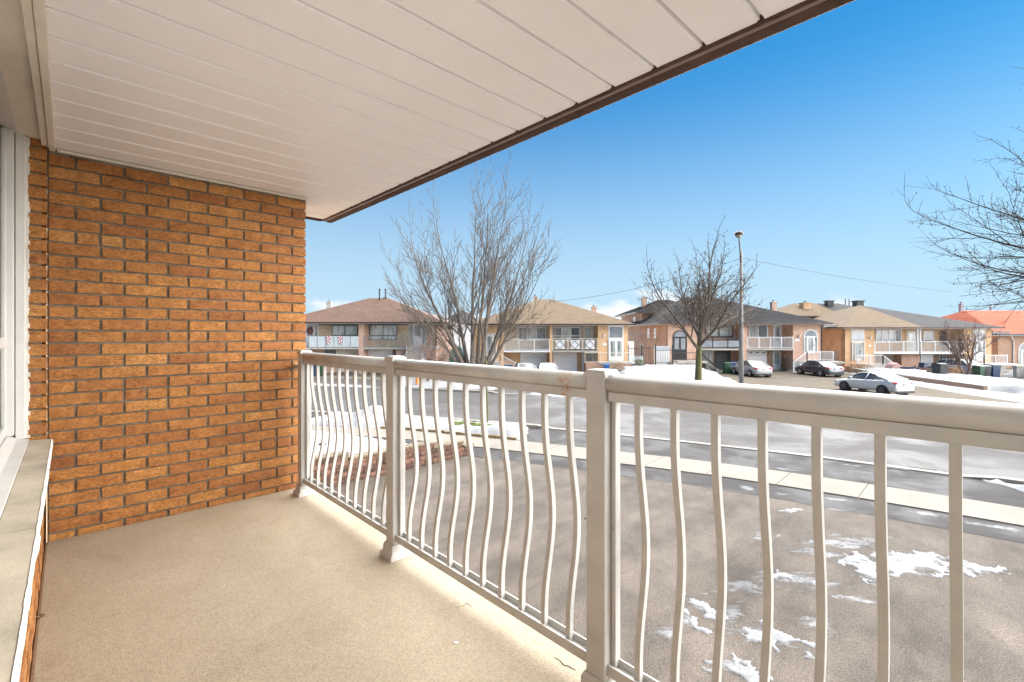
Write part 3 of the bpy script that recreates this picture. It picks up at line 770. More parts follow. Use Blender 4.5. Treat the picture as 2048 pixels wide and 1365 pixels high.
# soffit: boards running out from the house
sof = link('soffit', None, house)
BW = .198
def board_mesh(w, b0, b1):
    g, d = .013, .020
    prof = [(0, .022), (0, d), (g, d), (g+.003, 0), (w-g*.5-.004, 0), (w-g*.5, .005), (w-.001, .005), (w-.001, .022)]
    m = MB(); k = len(prof)
    m.add([(x, b0, z) for x, z in prof] + [(x, b1, z) for x, z in prof], [tuple(range(k)), tuple(range(2*k-1, k-1, -1))] + [(i, (i+1) % k, k+(i+1) % k, k+i) for i in range(k)])
    return m.mesh('soffit_board', MAT['soffit'])
ref = -1.157
bm_in, bm_out = board_mesh(BW, -.058, 1.700), board_mesh(BW, 1.30, 1.700)
k = -16
while ref + BW*k < 5.6:
    a = ref + BW*k
    if a > WA-.02: link('soffit_board', bm_in, sof, (a, 0, SZ))
    else: link('soffit_board', bm_in if a > WA-.25 else bm_in, sof, (a, 0, SZ))
    k += 1
a_left = ref - BW*16
# cover trims
m = MB(); m.box(WA, WA+.028, -.05, 1.345, SZ-.016, SZ-.001); m.build('edge_trim', MAT['soffit_trim'], sof, bevel=.003)
m = MB(); m.box(WA, 5.6, -.084, -.056, SZ-.014, SZ+.006); m.build('edge_trim', MAT['soffit_trim'], sof, bevel=.003)
m = MB(); m.box(WA+.02, 5.6, -.112, -.0855, SZ-.006, SZ+.012); m.build('edge_trim', MAT['soffit_trim'], sof, bevel=.003)
m = MB(); m.box(-3.70, 5.6, -.205, -.113, SZ+.022, SZ+.04); m.build('head_board', MAT['soffit_trim'], house)
# ragged bed of mortar between bricks and soffit
m = MB(); b = -.08
while b < 1.33:
    w = U(.03, .09); m.box(WA-.02, WA-.001+U(0,.008), b, min(b+w, 1.34), SZ-.028+U(-.006,.004), SZ-.012); b += w
m.build('mortar_bed', MAT['mortar'], wall)
# roof edge: drip strip, lip, rounded gutter
eave = link('roof_edge', None, house)
m = MB(); m.box(a_left-.03, 5.6, 1.700, 1.716, SZ-.004, SZ+.13); m.build('fascia', MAT['fascia'], eave)
m = MB(); m.box(a_left-.03, 5.6, 1.717, 1.736, SZ-.008, SZ+.012); m.build('drip_lip', MAT['fascia_light'], eave)
gp = [(1.738, SZ+.11), (1.738, SZ-.002), (1.752, SZ-.012), (1.79, SZ-.012), (1.822, SZ+.004), (1.838, SZ+.035), (1.848, SZ+.075), (1.850, SZ+.11)]
m = MB(); m.prism([(a_left-.03, y, z) for y, z in gp], (5.6-a_left+.03, 0, 0)); m.build('gutter', MAT['fascia'], eave)
m = MB(); m.box(a_left-.046, a_left-.002, -1.0, 1.70, SZ-.010, SZ+.13); m.build('barge_board', MAT['fascia'], eave)
m = MB(); m.prism([(a_left-.05, 1.84, SZ+.125), (a_left-.05, -9.2, SZ+4.2), (a_left-.05, -9.2, SZ+.13)], (10-a_left, 0, 0)); m.build('roof', MAT['shingle_brown'], house)

# ------------------------------------------------------------------ balcony railing
rail = thing('balcony_railing', 'ivory metal balcony railing with belly-curved balusters and square posts', 'railing', tuple(H(0,0,FZ)), TH)
RB = 1.268
posts = [-3.567, -2.235, -.903, .429, 1.761]
PW = .037
def post_parts(a, first=False):
    m = MB(); m.box(-PW, PW, -PW, PW, .055, 1.043)
    p = m.build('post', MAT['rail'], rail, bevel=.004, loc=(a, RB, 0))
    c = MB(); c.prism([(-.043,-.043,1.04), (.043,-.043,1.04), (.043,.043,1.04), (-.043,.043,1.04)], (0,0,.013)); c.add([(-.043,-.043,1.053), (.043,-.043,1.053), (.043,.043,1.053), (-.043,.043,1.053), (-.034,-.034,1.066), (.034,-.034,1.066), (.034,.034,1.066), (-.034,.034,1.066)], [(0,1,5,4),(1,2,6,5),(2,3,7,6),(3,0,4,7),(4,5,6,7)])
    c.build('post_cap', MAT['rail'], p)
    s = MB(); prof = [(.062,0), (.062,.022), (.052,.030), (.050,.034), (.049,.060), (.044,.072), (.039,.076)]
    vs = []
    for w, z in prof: vs += [(-w,-w,z), (w,-w,z), (w,w,z), (-w,w,z)]
    s.add(vs, [(4*i+k, 4*i+(k+1) % 4, 4*i+4+(k+1) % 4, 4*i+4+k) for i in range(len(prof)-1) for k in range(4)])
    s.build('post_base', MAT['rail'], p, bevel=.003)
    return p
for a in posts: post_parts(a)
# one baluster: straight ends, belly pushed outwards
def baluster_mesh():
    m = MB(); n = 22; w = .0095; z0, z1 = .108, .975
    vs = []
    for i in range(n+1):
        t = i/n; z = z1+(z0-z1)*t
        s = max(0, min(1, (t-.06)/.86)); s = s**1.18
        off = .043*math.sin(math.pi*s)**2
        vs += [(-w, off-w, z), (w, off-w, z), (w, off+w, z), (-w, off+w, z)]
    m.add(vs, [(4*i+k, 4*i+(k+1) % 4, 4*i+4+(k+1) % 4, 4*i+4+k) for i in range(n) for k in range(4)])
    return m.mesh('baluster', MAT['rail'])
bal = baluster_mesh()
def rusty():
    m = M('rust_streaked_ivory_paint', (.455,.443,.415), .42, .09, 7, .06, 120, .002)
    n, l = m.node_tree.nodes, m.node_tree.links; b = n['Principled BSDF']; src = b.inputs['Base Color'].links[0].from_socket
    tc = n.new('ShaderNodeTexCoord'); sp = n.new('ShaderNodeSeparateXYZ'); l.new(tc.outputs['Object'], sp.inputs['Vector'])
    q = n.new('ShaderNodeMath'); q.operation = 'SUBTRACT'; q.inputs[1].default_value = -1.03; l.new(sp.outputs['X'], q.inputs[0])
    ab = n.new('ShaderNodeMath'); ab.operation = 'ABSOLUTE'; l.new(q.outputs[0], ab.inputs[0])
    mr = n.new('ShaderNodeMapRange'); mr.inputs['From Min'].default_value = .0; mr.inputs['From Max'].default_value = .10; mr.inputs['To Min'].default_value = .26; mr.inputs['To Max'].default_value = -.2; l.new(ab.outputs[0], mr.inputs['Value'])
    nz = noise_node(n, l, tc.outputs['Object'], 55, 5, .7, 1.0)
    ad = n.new('ShaderNodeMath'); ad.operation = 'ADD'; l.new(nz.outputs['Fac'], ad.inputs[0]); l.new(mr.outputs['Result'], ad.inputs[1])
    st = n.new('ShaderNodeMapRange'); st.inputs['From Min'].default_value = .66; st.inputs['From Max'].default_value = .86; l.new(ad.outputs[0], st.inputs['Value'])
    mx = n.new('ShaderNodeMix'); mx.data_type = 'RGBA'; mx.inputs['B'].default_value = (.36,.17,.04,1); l.new(st.outputs['Result'], mx.inputs['Factor']); l.new(src, mx.inputs['A']); l.new(mx.outputs['Result'], b.inputs['Base Color'])
    return m
RUST = rusty()
for p0, p1 in zip(posts, posts[1:]):
    a0, a1 = p0+PW+.0015, p1-PW-.0015
    # domed handrail on a channel
    prof = [(-.027, 1.0), (-.035, 1.012), (-.0365, 1.026), (-.032, 1.040), (-.020, 1.0495), (0, 1.053), (.020, 1.0495), (.032, 1.040), (.0365, 1.026), (.035, 1.012), (.027, 1.0)]
    m = MB(); m.prism([(a0, y, z) for y, z in prof], (a1-a0, 0, 0))
    h = m.build('handrail', RUST if p0 == -2.235 else MAT['rail'], rail, loc=(0, RB, 0))
    for q in h.data.polygons: q.use_smooth = len(q.vertices) == 4
    m = MB(); m.box(a0+.004, a1-.004, -.026, .026, .968, .9985); m.build('top_channel', RUST if p0 == -2.235 else MAT['rail'], rail, bevel=.002, loc=(0, RB, 0))
    m = MB(); m.prism([(a0, -.021, .088), (a0, .021, .088), (a0, .021, .134), (a0, .016, .134), (a0, .016, .112), (a0, -.014, .112), (a0, -.014, .124), (a0, -.021, .124)], (a1-a0, 0, 0))
    m.build('bottom_rail', MAT['rail'], rail, loc=(0, RB, 0))
    for s, aa in ((1, a0), (-1, a1)):
        m = MB(); m.box(0, s*.016, -.004, .024, .113, .967); m.build('side_channel', MAT['rail'], rail, loc=(aa+s*.001, RB, 0), bevel=.002)
    for aa in (a0+.017, a1-.018):
        m = MB(); m.tube([(0, -.006, 0), (0, -.001, 0)], .0045, 8); m.build('screw', MAT['grey_metal'], rail, loc=(aa-.008, RB, .56))
    for k in range(10): link('baluster', bal, rail, (a0+.098+(a1-a0-.196)*k/9, RB, 0))
m = MB(); m.box(-3.745, -3.605, -.018, .018, .925, .955); m.build('wall_bracket', MAT['rail'], rail, bevel=.003, loc=(0, RB, 0))
for x, y, r_ in ((-2.27, .43, .012), (-.98, .79, .007)):
    pass

# ------------------------------------------------------------------ houses across the street
class House:
    """local frame: x from the party wall, y back from the balcony front, z up; features are given in photo pixels on a plane y"""
    def __init__(s, name, label, cpx, D, group=None):
        s.D = D; s.X = (cpx-CX)/F*D
        s.o = thing(name, label, 'house', (s.X, D, 0), 0, group)
    def x(s, px, y=0): return (px-CX)/F*(s.D+y) - s.X
    def z(s, py, y=0): return CH - (py-HY)/F*(s.D+y)
    def rect(s, name, mat, a, b, t, u, y=0, dep=.1, parent=None, **k):
        m = MB(); m.box(s.x(a, y), s.x(b, y), y, y+dep, s.z(u, y), s.z(t, y))
        return m.build(name, MAT[mat] if isinstance(mat, str) else mat, parent or s.o, **k)
    def wall(s, mat, a, b, t, zb, y, dep, name='wall'):
        m = MB(); m.box(s.x(a, y), s.x(b, y), y, y+dep, zb, s.z(t, y))
        return m.build(name, MAT[mat], s.o)
    def window(s, a, b, t, u, y, frame='white', panes=2, glass='pane_curtain', lower=0, bars=.06, sillm=None):
        x0, x1, z0, z1 = s.x(a, y), s.x(b, y), s.z(u, y), s.z(t, y)
        w = link('window', None, s.o)
        m = MB(); f = bars; y0, y1 = y-.05, y+.02
        m.box(x0, x0+f, y0, y1, z0, z1); m.box(x1-f, x1, y0, y1, z0, z1); m.box(x0+f, x1-f, y0, y1, z0, z0+f); m.box(x0+f, x1-f, y0, y1, z1-f, z1)
        for k in range(1, panes):
            xx = x0+(x1-x0)*k/panes; m.box(xx-f*.5, xx+f*.5, y0+.003, y1-.003, z0+f, z1-f)
        if lower: zz = z0+(z1-z0)*lower; m.box(x0+f, x1-f, y0+.006, y1-.006, zz-f*.5, zz+f*.5)
        m.build('frame', MAT[frame], w)
        gl = glass if isinstance(glass, (list, tuple)) else [glass]*panes
        for k in range(panes):
            xa, xb = x0+(x1-x0)*k/panes+f*.3, x0+(x1-x0)*(k+1)/panes-f*.3
            m = MB(); m.box(xa, xb, y-.02, y+.01, z0+.01, z1-.01); m.build('pane', MAT[gl[k]], w)
        if sillm: m = MB(); m.box(x0-.06, x1+.06, y-.12, y, z0-.07, z0-.002); m.build('sill', MAT[sillm], w)
        return w
    def door(s, a, b, t, u, y, mat='white', glass='pane_grey', side=0, lite=(.25,.75,.25,.9), leafs=1):
        x0, x1, z0, z1 = s.x(a, y), s.x(b, y), s.z(u, y), s.z(t, y)
        d = link('door', None, s.o)
        m = MB(); m.box(x0, x0+.07, y-.06, y, z0, z1); m.box(x1-.07, x1, y-.06, y, z0, z1); m.box(x0+.07, x1-.07, y-.06, y, z1-.08, z1); m.build('frame', MAT[mat], d)
        w = x1-x0-.14; xa = x0+.07; sw = side*w
        if side:
            m = MB(); m.box(xa+.03, xa+sw-.03, y-.03, y, z0+.15, z1-.13); m.build('side_light', MAT[glass], d)
            m = MB(); m.box(x1-.07-sw+.03, x1-.1, y-.03, y, z0+.15, z1-.13); m.build('side_light', MAT[glass], d)
        lw = (w-2*sw)/leafs
        for k in range(leafs):
            l0 = xa+sw+lw*k
            m = MB(); m.box(l0+.01, l0+lw-.01, y-.045, y+.02, z0, z1-.08); lf = m.build('leaf', MAT[mat], d)
            m = MB(); m.box(l0+lw*lite[0], l0+lw*lite[1], y-.052, y-.03, z0+(z1-z0)*lite[2], z0+(z1-z0)*lite[3]); m.build('pane', MAT[glass], lf)
            m = MB(); m.box(l0+lw*.86, l0+lw*.92, y-.09, y-.045, z0+(z1-z0)*.45, z0+(z1-z0)*.52); m.build('handle', MAT['grey_metal'], lf)
        return d
    def arch_top(s, a, b, t, u, y, frame, glass):
        """half-round fanlight above a door"""
        x0, x1, z0, z1 = s.x(a, y), s.x(b, y), s.z(u, y), s.z(t, y); cx = (x0+x1)/2; r = (x1-x0)/2; h = z1-z0
        arc = lambda k, yy: [(cx+r*k*math.cos(math.pi*i/16), yy, z0+h*k*math.sin(math.pi*i/16)) for i in range(17)]
        f = link('fanlight', None, s.o)
        m = MB(); m.prism(arc(.86, y-.03), (0, .05, 0)); m.build('pane', MAT[glass], f)
        m = MB(); A, B = arc(1.0, y-.06), arc(.86, y-.06)
        vs = A + B + [(x, y+.01, z) for x, _, z in A] + [(x, y+.01, z) for x, _, z in B]
        m.add(vs, [(i, i+1, 18+i, 17+i) for i in range(16)] + [(34+i, i, i+1, 35+i) for i in range(0)] + [(i, 34+i, 35+i, i+1) for i in range(16)] + [(17+i, 18+i, 52+i, 51+i) for i in range(16)])
        m.build('arch', MAT[frame], f)
    def garage(s, a, b, t, zb, y, mat='garage_white', rows=4, fans=False):
        x0, x1, z1 = s.x(a, y), s.x(b, y), s.z(t, y)
        gd = link('garage_door', None, s.o)
        h = (z1-zb)/rows
        for k in range(rows):
            m = MB(); m.box(x0, x1, y-.03, y+.03, zb+h*k+.008, zb+h*(k+1)-.008)
            p = m.build('panel', MAT[mat], gd)
            if fans and k == rows-1:
                for j in range(3):
                    xx = x0+(x1-x0)*(j+.5)/3; w = (x1-x0)*.12
                    m = MB(); m.prism([(xx-w, y-.036, zb+h*k+h*.35), (xx+w, y-.036, zb+h*k+h*.6), (xx+w*.6, y-.036, zb+h*k+h*.82), (xx-w*.4, y-.036, zb+h*k+h*.62)], (0, .01, 0)); m.build('pane', MAT['pane_dark'], gd)
    def slab(s, a, b, t, u, mat='concrete', y0=-.02, y1=1.55):
        m = MB(); m.box(s.x(a), s.x(b), y0, y1, s.z(u), s.z(t)); return m.build('balcony_slab', MAT[mat], s.o)
    def railing(s, a, b, t, u, y=0, mat='white', gap=.125, posts=3, end=None, w=.022, pw=.075):
        """level rail, or sloping when end gives the (t, u) rows and depth at b"""
        r = link('railing', None, s.o)
        pa = Vector((s.x(a, y), y, s.z(u, y))); ha = s.z(t, y)-s.z(u, y)
        if end: ye = end[2]; pb = Vector((s.x(b, ye), ye, s.z(end[1], ye))); hb = s.z(end[0], ye)-s.z(end[1], ye)
        else: pb = Vector((s.x(b, y), y, s.z(u, y))); hb = ha
        up = Vector((0, 0, 1))
        m = MB(); m.bar(pa+up*ha, pb+up*hb, .07, .06); m.build('handrail', MAT[mat], r)
        m = MB(); m.bar(pa+up*.09, pb+up*.09, .04, .05); m.build('bottom_rail', MAT[mat], r)
        for k in range(posts):
            t_ = k/(posts-1); p = pa.lerp(pb, t_); h = ha+(hb-ha)*t_
            m = MB(); m.box(p.x-pw/2, p.x+pw/2, p.y-pw/2, p.y+pw/2, p.z-.05, p.z+h+.05); m.build('post', MAT[mat], r)
        n = max(2, int((pb-pa).length/gap)); m = MB()
        for k in range(1, n):
            t_ = k/n; p = pa.lerp(pb, t_); h = ha+(hb-ha)*t_
            m.box(p.x-w/2, p.x+w/2, p.y-w/2, p.y+w/2, p.z+.09, p.z+h)
        o = m.build('balusters', MAT[mat], r); o['kind'] = 'stuff'
        return r
    def hip(s, xl, xr, y0, y1, ze, zr, matL, matR=None, apex=None, name='roof', ridge=None, th=.16):
        """hipped roof; the two halves may be covered differently, split over the party wall"""
        if ridge is None:
            half = min((xr-xl)/2, (y1-y0)/2); ridge = ((xl+xr)/2-((xr-xl)/2-half)-.01, (xl+xr)/2+((xr-xl)/2-half)+.01)
        ym = (y0+y1)/2 if apex is None else apex
        r0, r1 = ridge
        c = [(xl,y0,ze), (xr,y0,ze), (xr,y1,ze), (xl,y1,ze)]; R = [(r0,ym,zr), (r1,ym,zr)]
        rf = link(name, None, s.o)
        xm = (r0+r1)/2
        fm = ((xl+xr)/2 if matR else xm, y0, ze); fb = (fm[0], y1, ze); rm = (xm, ym, zr)
        if matR:
            m = MB(); m.add([c[0], fm, rm, R[0], fb, c[3]], [(0,1,2,3), (0,3,5), (5,3,2,4)]); m.build('slope', MAT[matL], rf)
            m = MB(); m.add([fm, c[1], R[1], rm, c[2], fb], [(0,1,2,3), (1,4,2), (4,5,3,2)]); m.build('slope', MAT[matR], rf)
        else:
            for q in ([c[0], c[1], R[1], R[0]], [c[1], c[2], R[1], R[1]], [c[2], c[3], R[0], R[1]], [c[3], c[0], R[0], R[0]]):
                q = [Vector(p) for p in q]; m = MB(); nr = 30 if 'tile' in matL else 1
                nn = (q[1]-q[0]).cross(q[3]-q[0]).normalized()
                for k in range(nr):
                    t0, t1 = k/nr, (k+1)/nr; up_ = nn*(.03 if nr > 1 else 0)
                    a0, b0, b1, a1 = q[0].lerp(q[3], t0), q[1].lerp(q[2], t0), q[1].lerp(q[2], t1), q[0].lerp(q[3], t1)
                    if nr > 1: m.add([a0, b0, b0+up_, a0+up_], [(0,1,2,3)])
                    if (b1-a1).length < 1e-4: m.add([a0+up_, b0+up_, b1], [(0,1,2)])
                    else: m.add([a0+up_, b0+up_, b1, a1], [(0,1,2,3)])
                m.build('slope', MAT[matL], rf)
        m = MB(); m.box(xl+.03, xr-.03, y0+.03, y1-.03, ze-th, ze-.012); m.build('soffit', MAT['white'], rf)
        m = MB()
        m.box(xl-.02, xr+.02, y0-.06, y0+.028, ze-th*.8, ze+.02); m.box(xl-.04, xl+.028, y0+.03, y1, ze-th*.8, ze+.018); m.box(xr-.028, xr+.04, y0+.03, y1, ze-th*.8, ze+.018)
        m.build('gutter', MAT['dark_brown_metal'], rf)
        return rf
    def chimney(s, px, t, u, y, mat, w=.55, cap='grey_metal'):
        x = s.x(px, y); z0, z1 = s.z(u, y), s.z(t, y)
        m = MB(); m.box(x-w/2, x+w/2, y-w/2, y+w/2, z0-.9, z1); m.box(x-w/2-.05, x+w/2+.05, y-w/2-.05, y+w/2+.05, z1, z1+.08)
        c = m.build('chimney', MAT[mat], s.o)
        m = MB(); m.tube([(x, y, z1+.08), (x, y, z1+.25)], .1, 8); m.tube([(x, y, z1+.25), (x, y, z1+.31)], .2, 8); m.build('flue_cap', MAT[cap], c)
    def vent(s, px, t, u, y, mat='black', r=.08, hood=True):
        x = s.x(px, y); z0, z1 = s.z(u, y), s.z(t, y)
        m = MB(); m.tube([(x, y, z0-.5), (x, y, z1)], r, 8)
        if hood: m.tube([(x, y, z1), (x, y, z1+.08)], [r*1.2, r*2.0], 8); 
        m.build('vent_pipe', MAT[mat], s.o)
    def box_vent(s, px, py, y, mat='black', w=.4, h=.22):
        x, z = s.x(px, y), s.z(py, y); m = MB(); m.box(x-w/2, x+w/2, y-w/2, y+w/2, z-.5, z+h*.6); m.box(x-w*.62, x+w*.62, y-w*.62, y+w*.62, z+h*.6, z+h); m.build('roof_vent', MAT[mat], s.o)
    def lamp(s, px, py, y, mat='white'):
        x, z = s.x(px, y), s.z(py, y); m = MB(); m.box(x-.06, x+.06, y-.02, y, z-.16, z+.1); m.tube([(x, y-.12, z-.1), (x, y-.12, z+.1)], [.06, .11], 8); m.tube([(x, y-.02, z+.06), (x, y-.12, z+.14)], .02, 5); m.build('wall_lamp', MAT[mat], s.o)
    def plate(s, a, b, t, u, y, mat='white'): s.rect('house_number', mat, a, b, t, u, y-.03, .03)
    def downpipe(s, px, y, zb, zt, mat='dark_brown_metal'):
        x = s.x(px, y); m = MB(); m.tube([(x, y-.05, zb), (x, y-.05, zt-.35), (x-.1, y-.12, zt-.2), (x-.1, y-.3, zt)], .045, 6); m.build('downpipe', MAT[mat], s.o)
    def steps(s, a, b, n, z_top, y, run=.28, rise=.18, mat='concrete', dirx=0):
        m = MB(); x0, x1 = s.x(a, y), s.x(b, y)
        for k in range(n):
            z = z_top-rise*(k+1)
            if dirx: m.box(x0+dirx*run*k if dirx > 0 else x0-run*(k+1), x0+run*(k+1) if dirx > 0 else x0-run*k, y-1.3, y, -.1, z+.0)
            else: m.box(x0, x1, y-run*(k+1), y-run*k-.001, -.1, z)
        m.build('steps', MAT[mat], s.o)

# --- the far left pair: buff stone, brown shingles
h = House('stone_front_house', 'buff stone-fronted semi-detached pair with brown hipped roof and glass-panelled balcony', 722, 46.0)
zw = h.z(640)
h.wall('stone', 560, 873, 650, 2.60, 1.5, 11.5, 'upper_wall')
h.wall('brick_red', 560, 873, 698, -.2, 1.52, 11.4, 'lower_wall')
m = MB(); m.box(h.x(872,1.5)-.001, h.x(872,1.5)+.12, 1.45, 13.1, -.2, h.z(650,1.5)-.02); m.build('side_wall', MAT['brick_brown'], h.o)
h.rect('party_pier', 'brick_red', 717, 727.5, 648, 749, 0, 1.5)
h.hip(h.x(548), h.x(893), -.55, 14.5, h.z(645), 8.05, 'shingle_brown', 'shingle_brown', apex=6.5)
h.window(664, 716, 651, 671.5, 1.5, 'black', 2, 'pane_curtain')
h.window(739, 794, 650, 680.5, 1.5, 'black', 2, 'pane_curtain', .3)
h.slab(560, 717, 695.5, 699); h.slab(727.5, 815, 695.8, 699)
gr = link('railing', None, h.o)
for k in range(8):
    a = 560+k*24.2 if k < 1 else 618+ (k-1)*16.6
    if k == 0 or a > 702: continue
    m = MB(); m.box(h.x(a+.6), h.x(a+16), -.01, .01, h.z(694.5), h.z(673)); m.build('glass_panel', MAT['frosted'], gr)
    m = MB(); m.box(h.x(a-.5), h.x(a+.4), -.03, .03, h.z(695.5), h.z(671.5)); m.build('post', MAT['grey_metal'], gr)
h.railing(727.5, 812, 672.5, 695.5, 0, 'grey_metal', .13, 4, None, .014, .05)
h.garage(672, 716, 699.5, .12, 1.45, 'cream')
h.garage(732, 784.5, 699.5, .12, 1.45, 'garage_white')
h.rect('cellar_window', 'pane_dark', 649, 671, 700, 722, 1.46, .05)
h.rect('cellar_window', 'pane_dark', 786, 791.5, 700, 747, 1.46, .05)
h.door(818, 853, 648.5, 692, 1.5, 'white', 'pane_mid', .2, (.2,.8,.45,.92))
h.door(604, 637, 648.5, 693, 1.5, 'white', 'pane_mid', .2, (.2,.8,.45,.92))
h.slab(815.2, 873, 693, 698, 'concrete', -.02, 1.5)
h.rect('porch_wall', 'brick_red', 849, 872, 699, 748, 0, 1.45)
h.rect('porch_wall', 'brick_red', 792, 811, 699.2, 748, .25, 1.2)
h.steps(814, 848, 13, h.z(693), -.03, .27, .19)
h.railing(813, 813, 680, 693, 0, 'grey_metal', .13, 2, (738, 752, -3.3), .014, .06); h.railing(849, 851, 680, 693, 0, 'grey_metal', .13, 2, (738, 752, -3.3), .014, .06)
h.chimney(659, 606, 630, 6, 'concrete', .5)
h.vent(759, 580, 600, 6.0); h.vent(771, 580, 606, 6.6); h.box_vent(783, 607, 7); h.box_vent(794, 610, 7.5); h.box_vent(771, 601, 6.6, 'black', .35, .3)
h.downpipe(872, 1.4, .1, h.z(648))
house1 = h

# --- second pair: orange brick, tan shingles, white garage doors
h = House('tan_roof_house', 'orange brick semi-detached pair with tan hipped roof, white garages and diamond balcony panels', 1101.5, 46.5)
h.wall('stone_pale', 1007, 1196, 651, 2.4, 1.5, 11.0, 'upper_wall')
h.wall('brick_orange', 1007, 1196, 704, -.2, 1.53, 10.9, 'lower_wall')
h.wall('brick_orange', 947, 1007, 650, -.2, 0, 12.4, 'entry_block')
h.wall('brick_orange', 1196, 1256, 650, -.2, 0, 12.4, 'entry_block')
h.rect('party_pier', 'brick_orange', 1099.5, 1104.5, 649, 752, 0, 1.5)
h.hip(h.x(936), h.x(1268), -.55, 14.5, h.z(648.5), 8.05, 'shingle_tan', 'shingle_tan', apex=8.0)
h.window(1035, 1092, 654.5, 682, 1.5, 'white', 3, ['pane_mid','pane_curtain','pane_mid'], 0, .09)
h.window(1105, 1160, 654.5, 683, 1.5, 'white', 3, ['pane_mid','pane_curtain','pane_dark'], .38, .09)
h.door(1166, 1188, 653, 700, 1.5, 'cream', 'pane_curtain', 0, (.2,.8,.3,.92))
h.slab(1007, 1099.4, 701.5, 705, 'white'); h.slab(1104.6, 1196, 701.5, 705, 'concrete')
h.railing(1008, 1098.5, 679, 701, .04, 'white', .13, 4)
r = link('railing', None, h.o)
zt, zb = h.z(677.5), h.z(701)
m = MB()
for zz in (zt, zt-.16, zb+.14): m.box(h.x(1105), h.x(1195.5), .02, .06, zz-.025, zz+.025)
m.build('handrail', MAT['cream'], r)
for px in (1105.5, 1136, 1165, 1195): m = MB(); m.box(h.x(px)-.03, h.x(px)+.03, .015, .065, zb, zt+.02); m.build('post', MAT['cream'], r)
for px in (1120.5, 1150.5, 1180.5):
    x, zm, q = h.x(px), (zb+zt)/2-.04, .40
    m = MB(); m.box(x-.43, x+.43, .045, .06, zb+.12, zt-.18); p = m.build('white_panel', MAT['white'], r)
    for k in range(4):
        c, d = [(-q,0),(0,q),(q,0),(0,-q)][k], [(0,q),(q,0),(0,-q),(-q,0)][k]
        m = MB(); m.bar((x+c[0], .02, zm+c[1]), (x+d[0], .02, zm+d[1]), .03, .065); m.build('diamond_bar', MAT['grey_metal'], p)
m = MB()
n = 34
for k in range(1, n):
    x = h.x(1105.5)+(h.x(1195)-h.x(1105.5))*k/n
    if min(abs(x-h.x(p)) for p in (1120.5, 1150.5, 1180.5)) > .46: m.box(x-.01, x+.01, .03, .05, zb+.1, zt-.16)
o = m.build('balusters', MAT['cream'], r); o['kind'] = 'stuff'
h.garage(1040.5, 1093, 705.5, .12, 1.48); h.garage(1106, 1154, 705.5, .12, 1.48)
h.rect('downpipe_cover', 'white', 1164, 1170, 705.5, 748, 1.42, .08)
h.window(1173, 1196, 705.5, 723.5, 1.5, 'white', 2, ['pane_mid', 'pane_curtain'])
h.rect('transom_light', 'pane_grey', 1219, 1245, 654.5, 676, -.03, .03)
h.rect('transom_frame', 'white', 1217, 1247, 651.8, 678.5, -.028, .02)
h.door(1217, 1247, 678.5, 722, -.03, 'white', 'pane_mid', 0, (.2,.8,.2,.9), 2)
h.door(966, 993, 668, 722, -.03, 'white', 'pane_mid', .15, (.2,.8,.3,.9))
h.lamp(1207.5, 672, 0); h.plate(1205, 1213, 687, 691.5, 0); h.lamp(1002, 672, 0)
h.slab(1192, 1262, 723, 726, 'concrete', -1.6, -.03)
h.rect('porch_wall', 'brick_brown', 1172, 1262, 727, 750, -1.55, 1.4)
h.railing(1170, 1262, 706, 726, -1.5, 'cream', .16, 4, None, .012, .05)
h.railing(948, 1000, 709, 726, -1.5, 'white', .14, 3); h.slab(944, 1002, 723, 752, 'concrete', -1.6, -.03)
h.railing(1000, 1030, 709, 724, -1.5, 'white', .14, 2, (726, 741, -1.6))
h.chimney(1188, 616, 627, 7, 'brick_red', .5); h.chimney(1071, 595, 603, 9.5, 'brick_brown', .4); h.vent(1109, 594, 606, 7.5, 'grey_metal', .07, False); h.vent(1043, 594, 614, 8, 'grey_metal', .07, False)
house2 = h

# --- third pair: red-brown brick, slate metal tiles, a taller rear storey on the left
h = House('slate_roof_house', 'red-brown brick semi-detached pair with slate tile roof and two arched entrances', 1490, 49.5)
h.wall('brick_red', 1398, 1586, 650, 2.3, 1.5, 12, 'upper_wall')
h.wall('brick_brown', 1398, 1586, 699, -.2, 1.53, 11.9, 'lower_wall')
h.wall('brick_red', 1334, 1398, 650, -.2, 0, 13.4, 'entry_block')
h.wall('brick_red', 1586, 1643, 648, -.2, 0, 13.4, 'entry_block')
h.rect('party_pier', 'brick_red', 1486.5, 1494, 648, 752, 0, 1.5)
h.hip(h.x(1316), h.x(1658), -.6, 17, h.z(646.5), 8.55, 'tile_slate', None, apex=8.5, ridge=(h.x(1490)-3.2, h.x(1490)+.02))
# rear storey
m = MB(); m.box(h.x(1334)-.02, h.x(1334)+9.0, 9.5, 20.5, 3, 6.62); m.build('rear_storey', MAT['brick_red'], h.o)
h.hip(h.x(1334)-.9, h.x(1334)+9.6, 8.7, 21.4, 6.75, 8.75, 'tile_slate', None, name='rear_roof', ridge=(h.x(1334)+3.9, h.x(1334)+5.2))
for (y0, z0, hh, ww) in ((3.6, 3.5, 1.15, .8), (6.2, 3.5, 1.15, .8), (9.2, 1.6, 1.15, .8), (12.5, 5.2, 1.1, .9)):
    w = link('window', None, h.o); xs = h.x(1334)
    m = MB(); m.box(xs-.05, xs-.001 if y0 < 10 else xs-.03, y0, y0+ww, z0, z0+hh); m.build('frame', MAT['white'], w)
    for q in (0, 1): m = MB(); m.box(xs-.056, xs-.045, y0+.1, y0+ww-.1, z0+.08+q*hh*.5, z0+hh*.5-.04+q*hh*.5); m.build('pane', MAT['pane_grey'], w)
    m = MB(); m.box(xs-.12, xs-.002, y0-.08, y0+ww+.08, z0-.09, z0-.003); m.build('sill', MAT['concrete'], w)
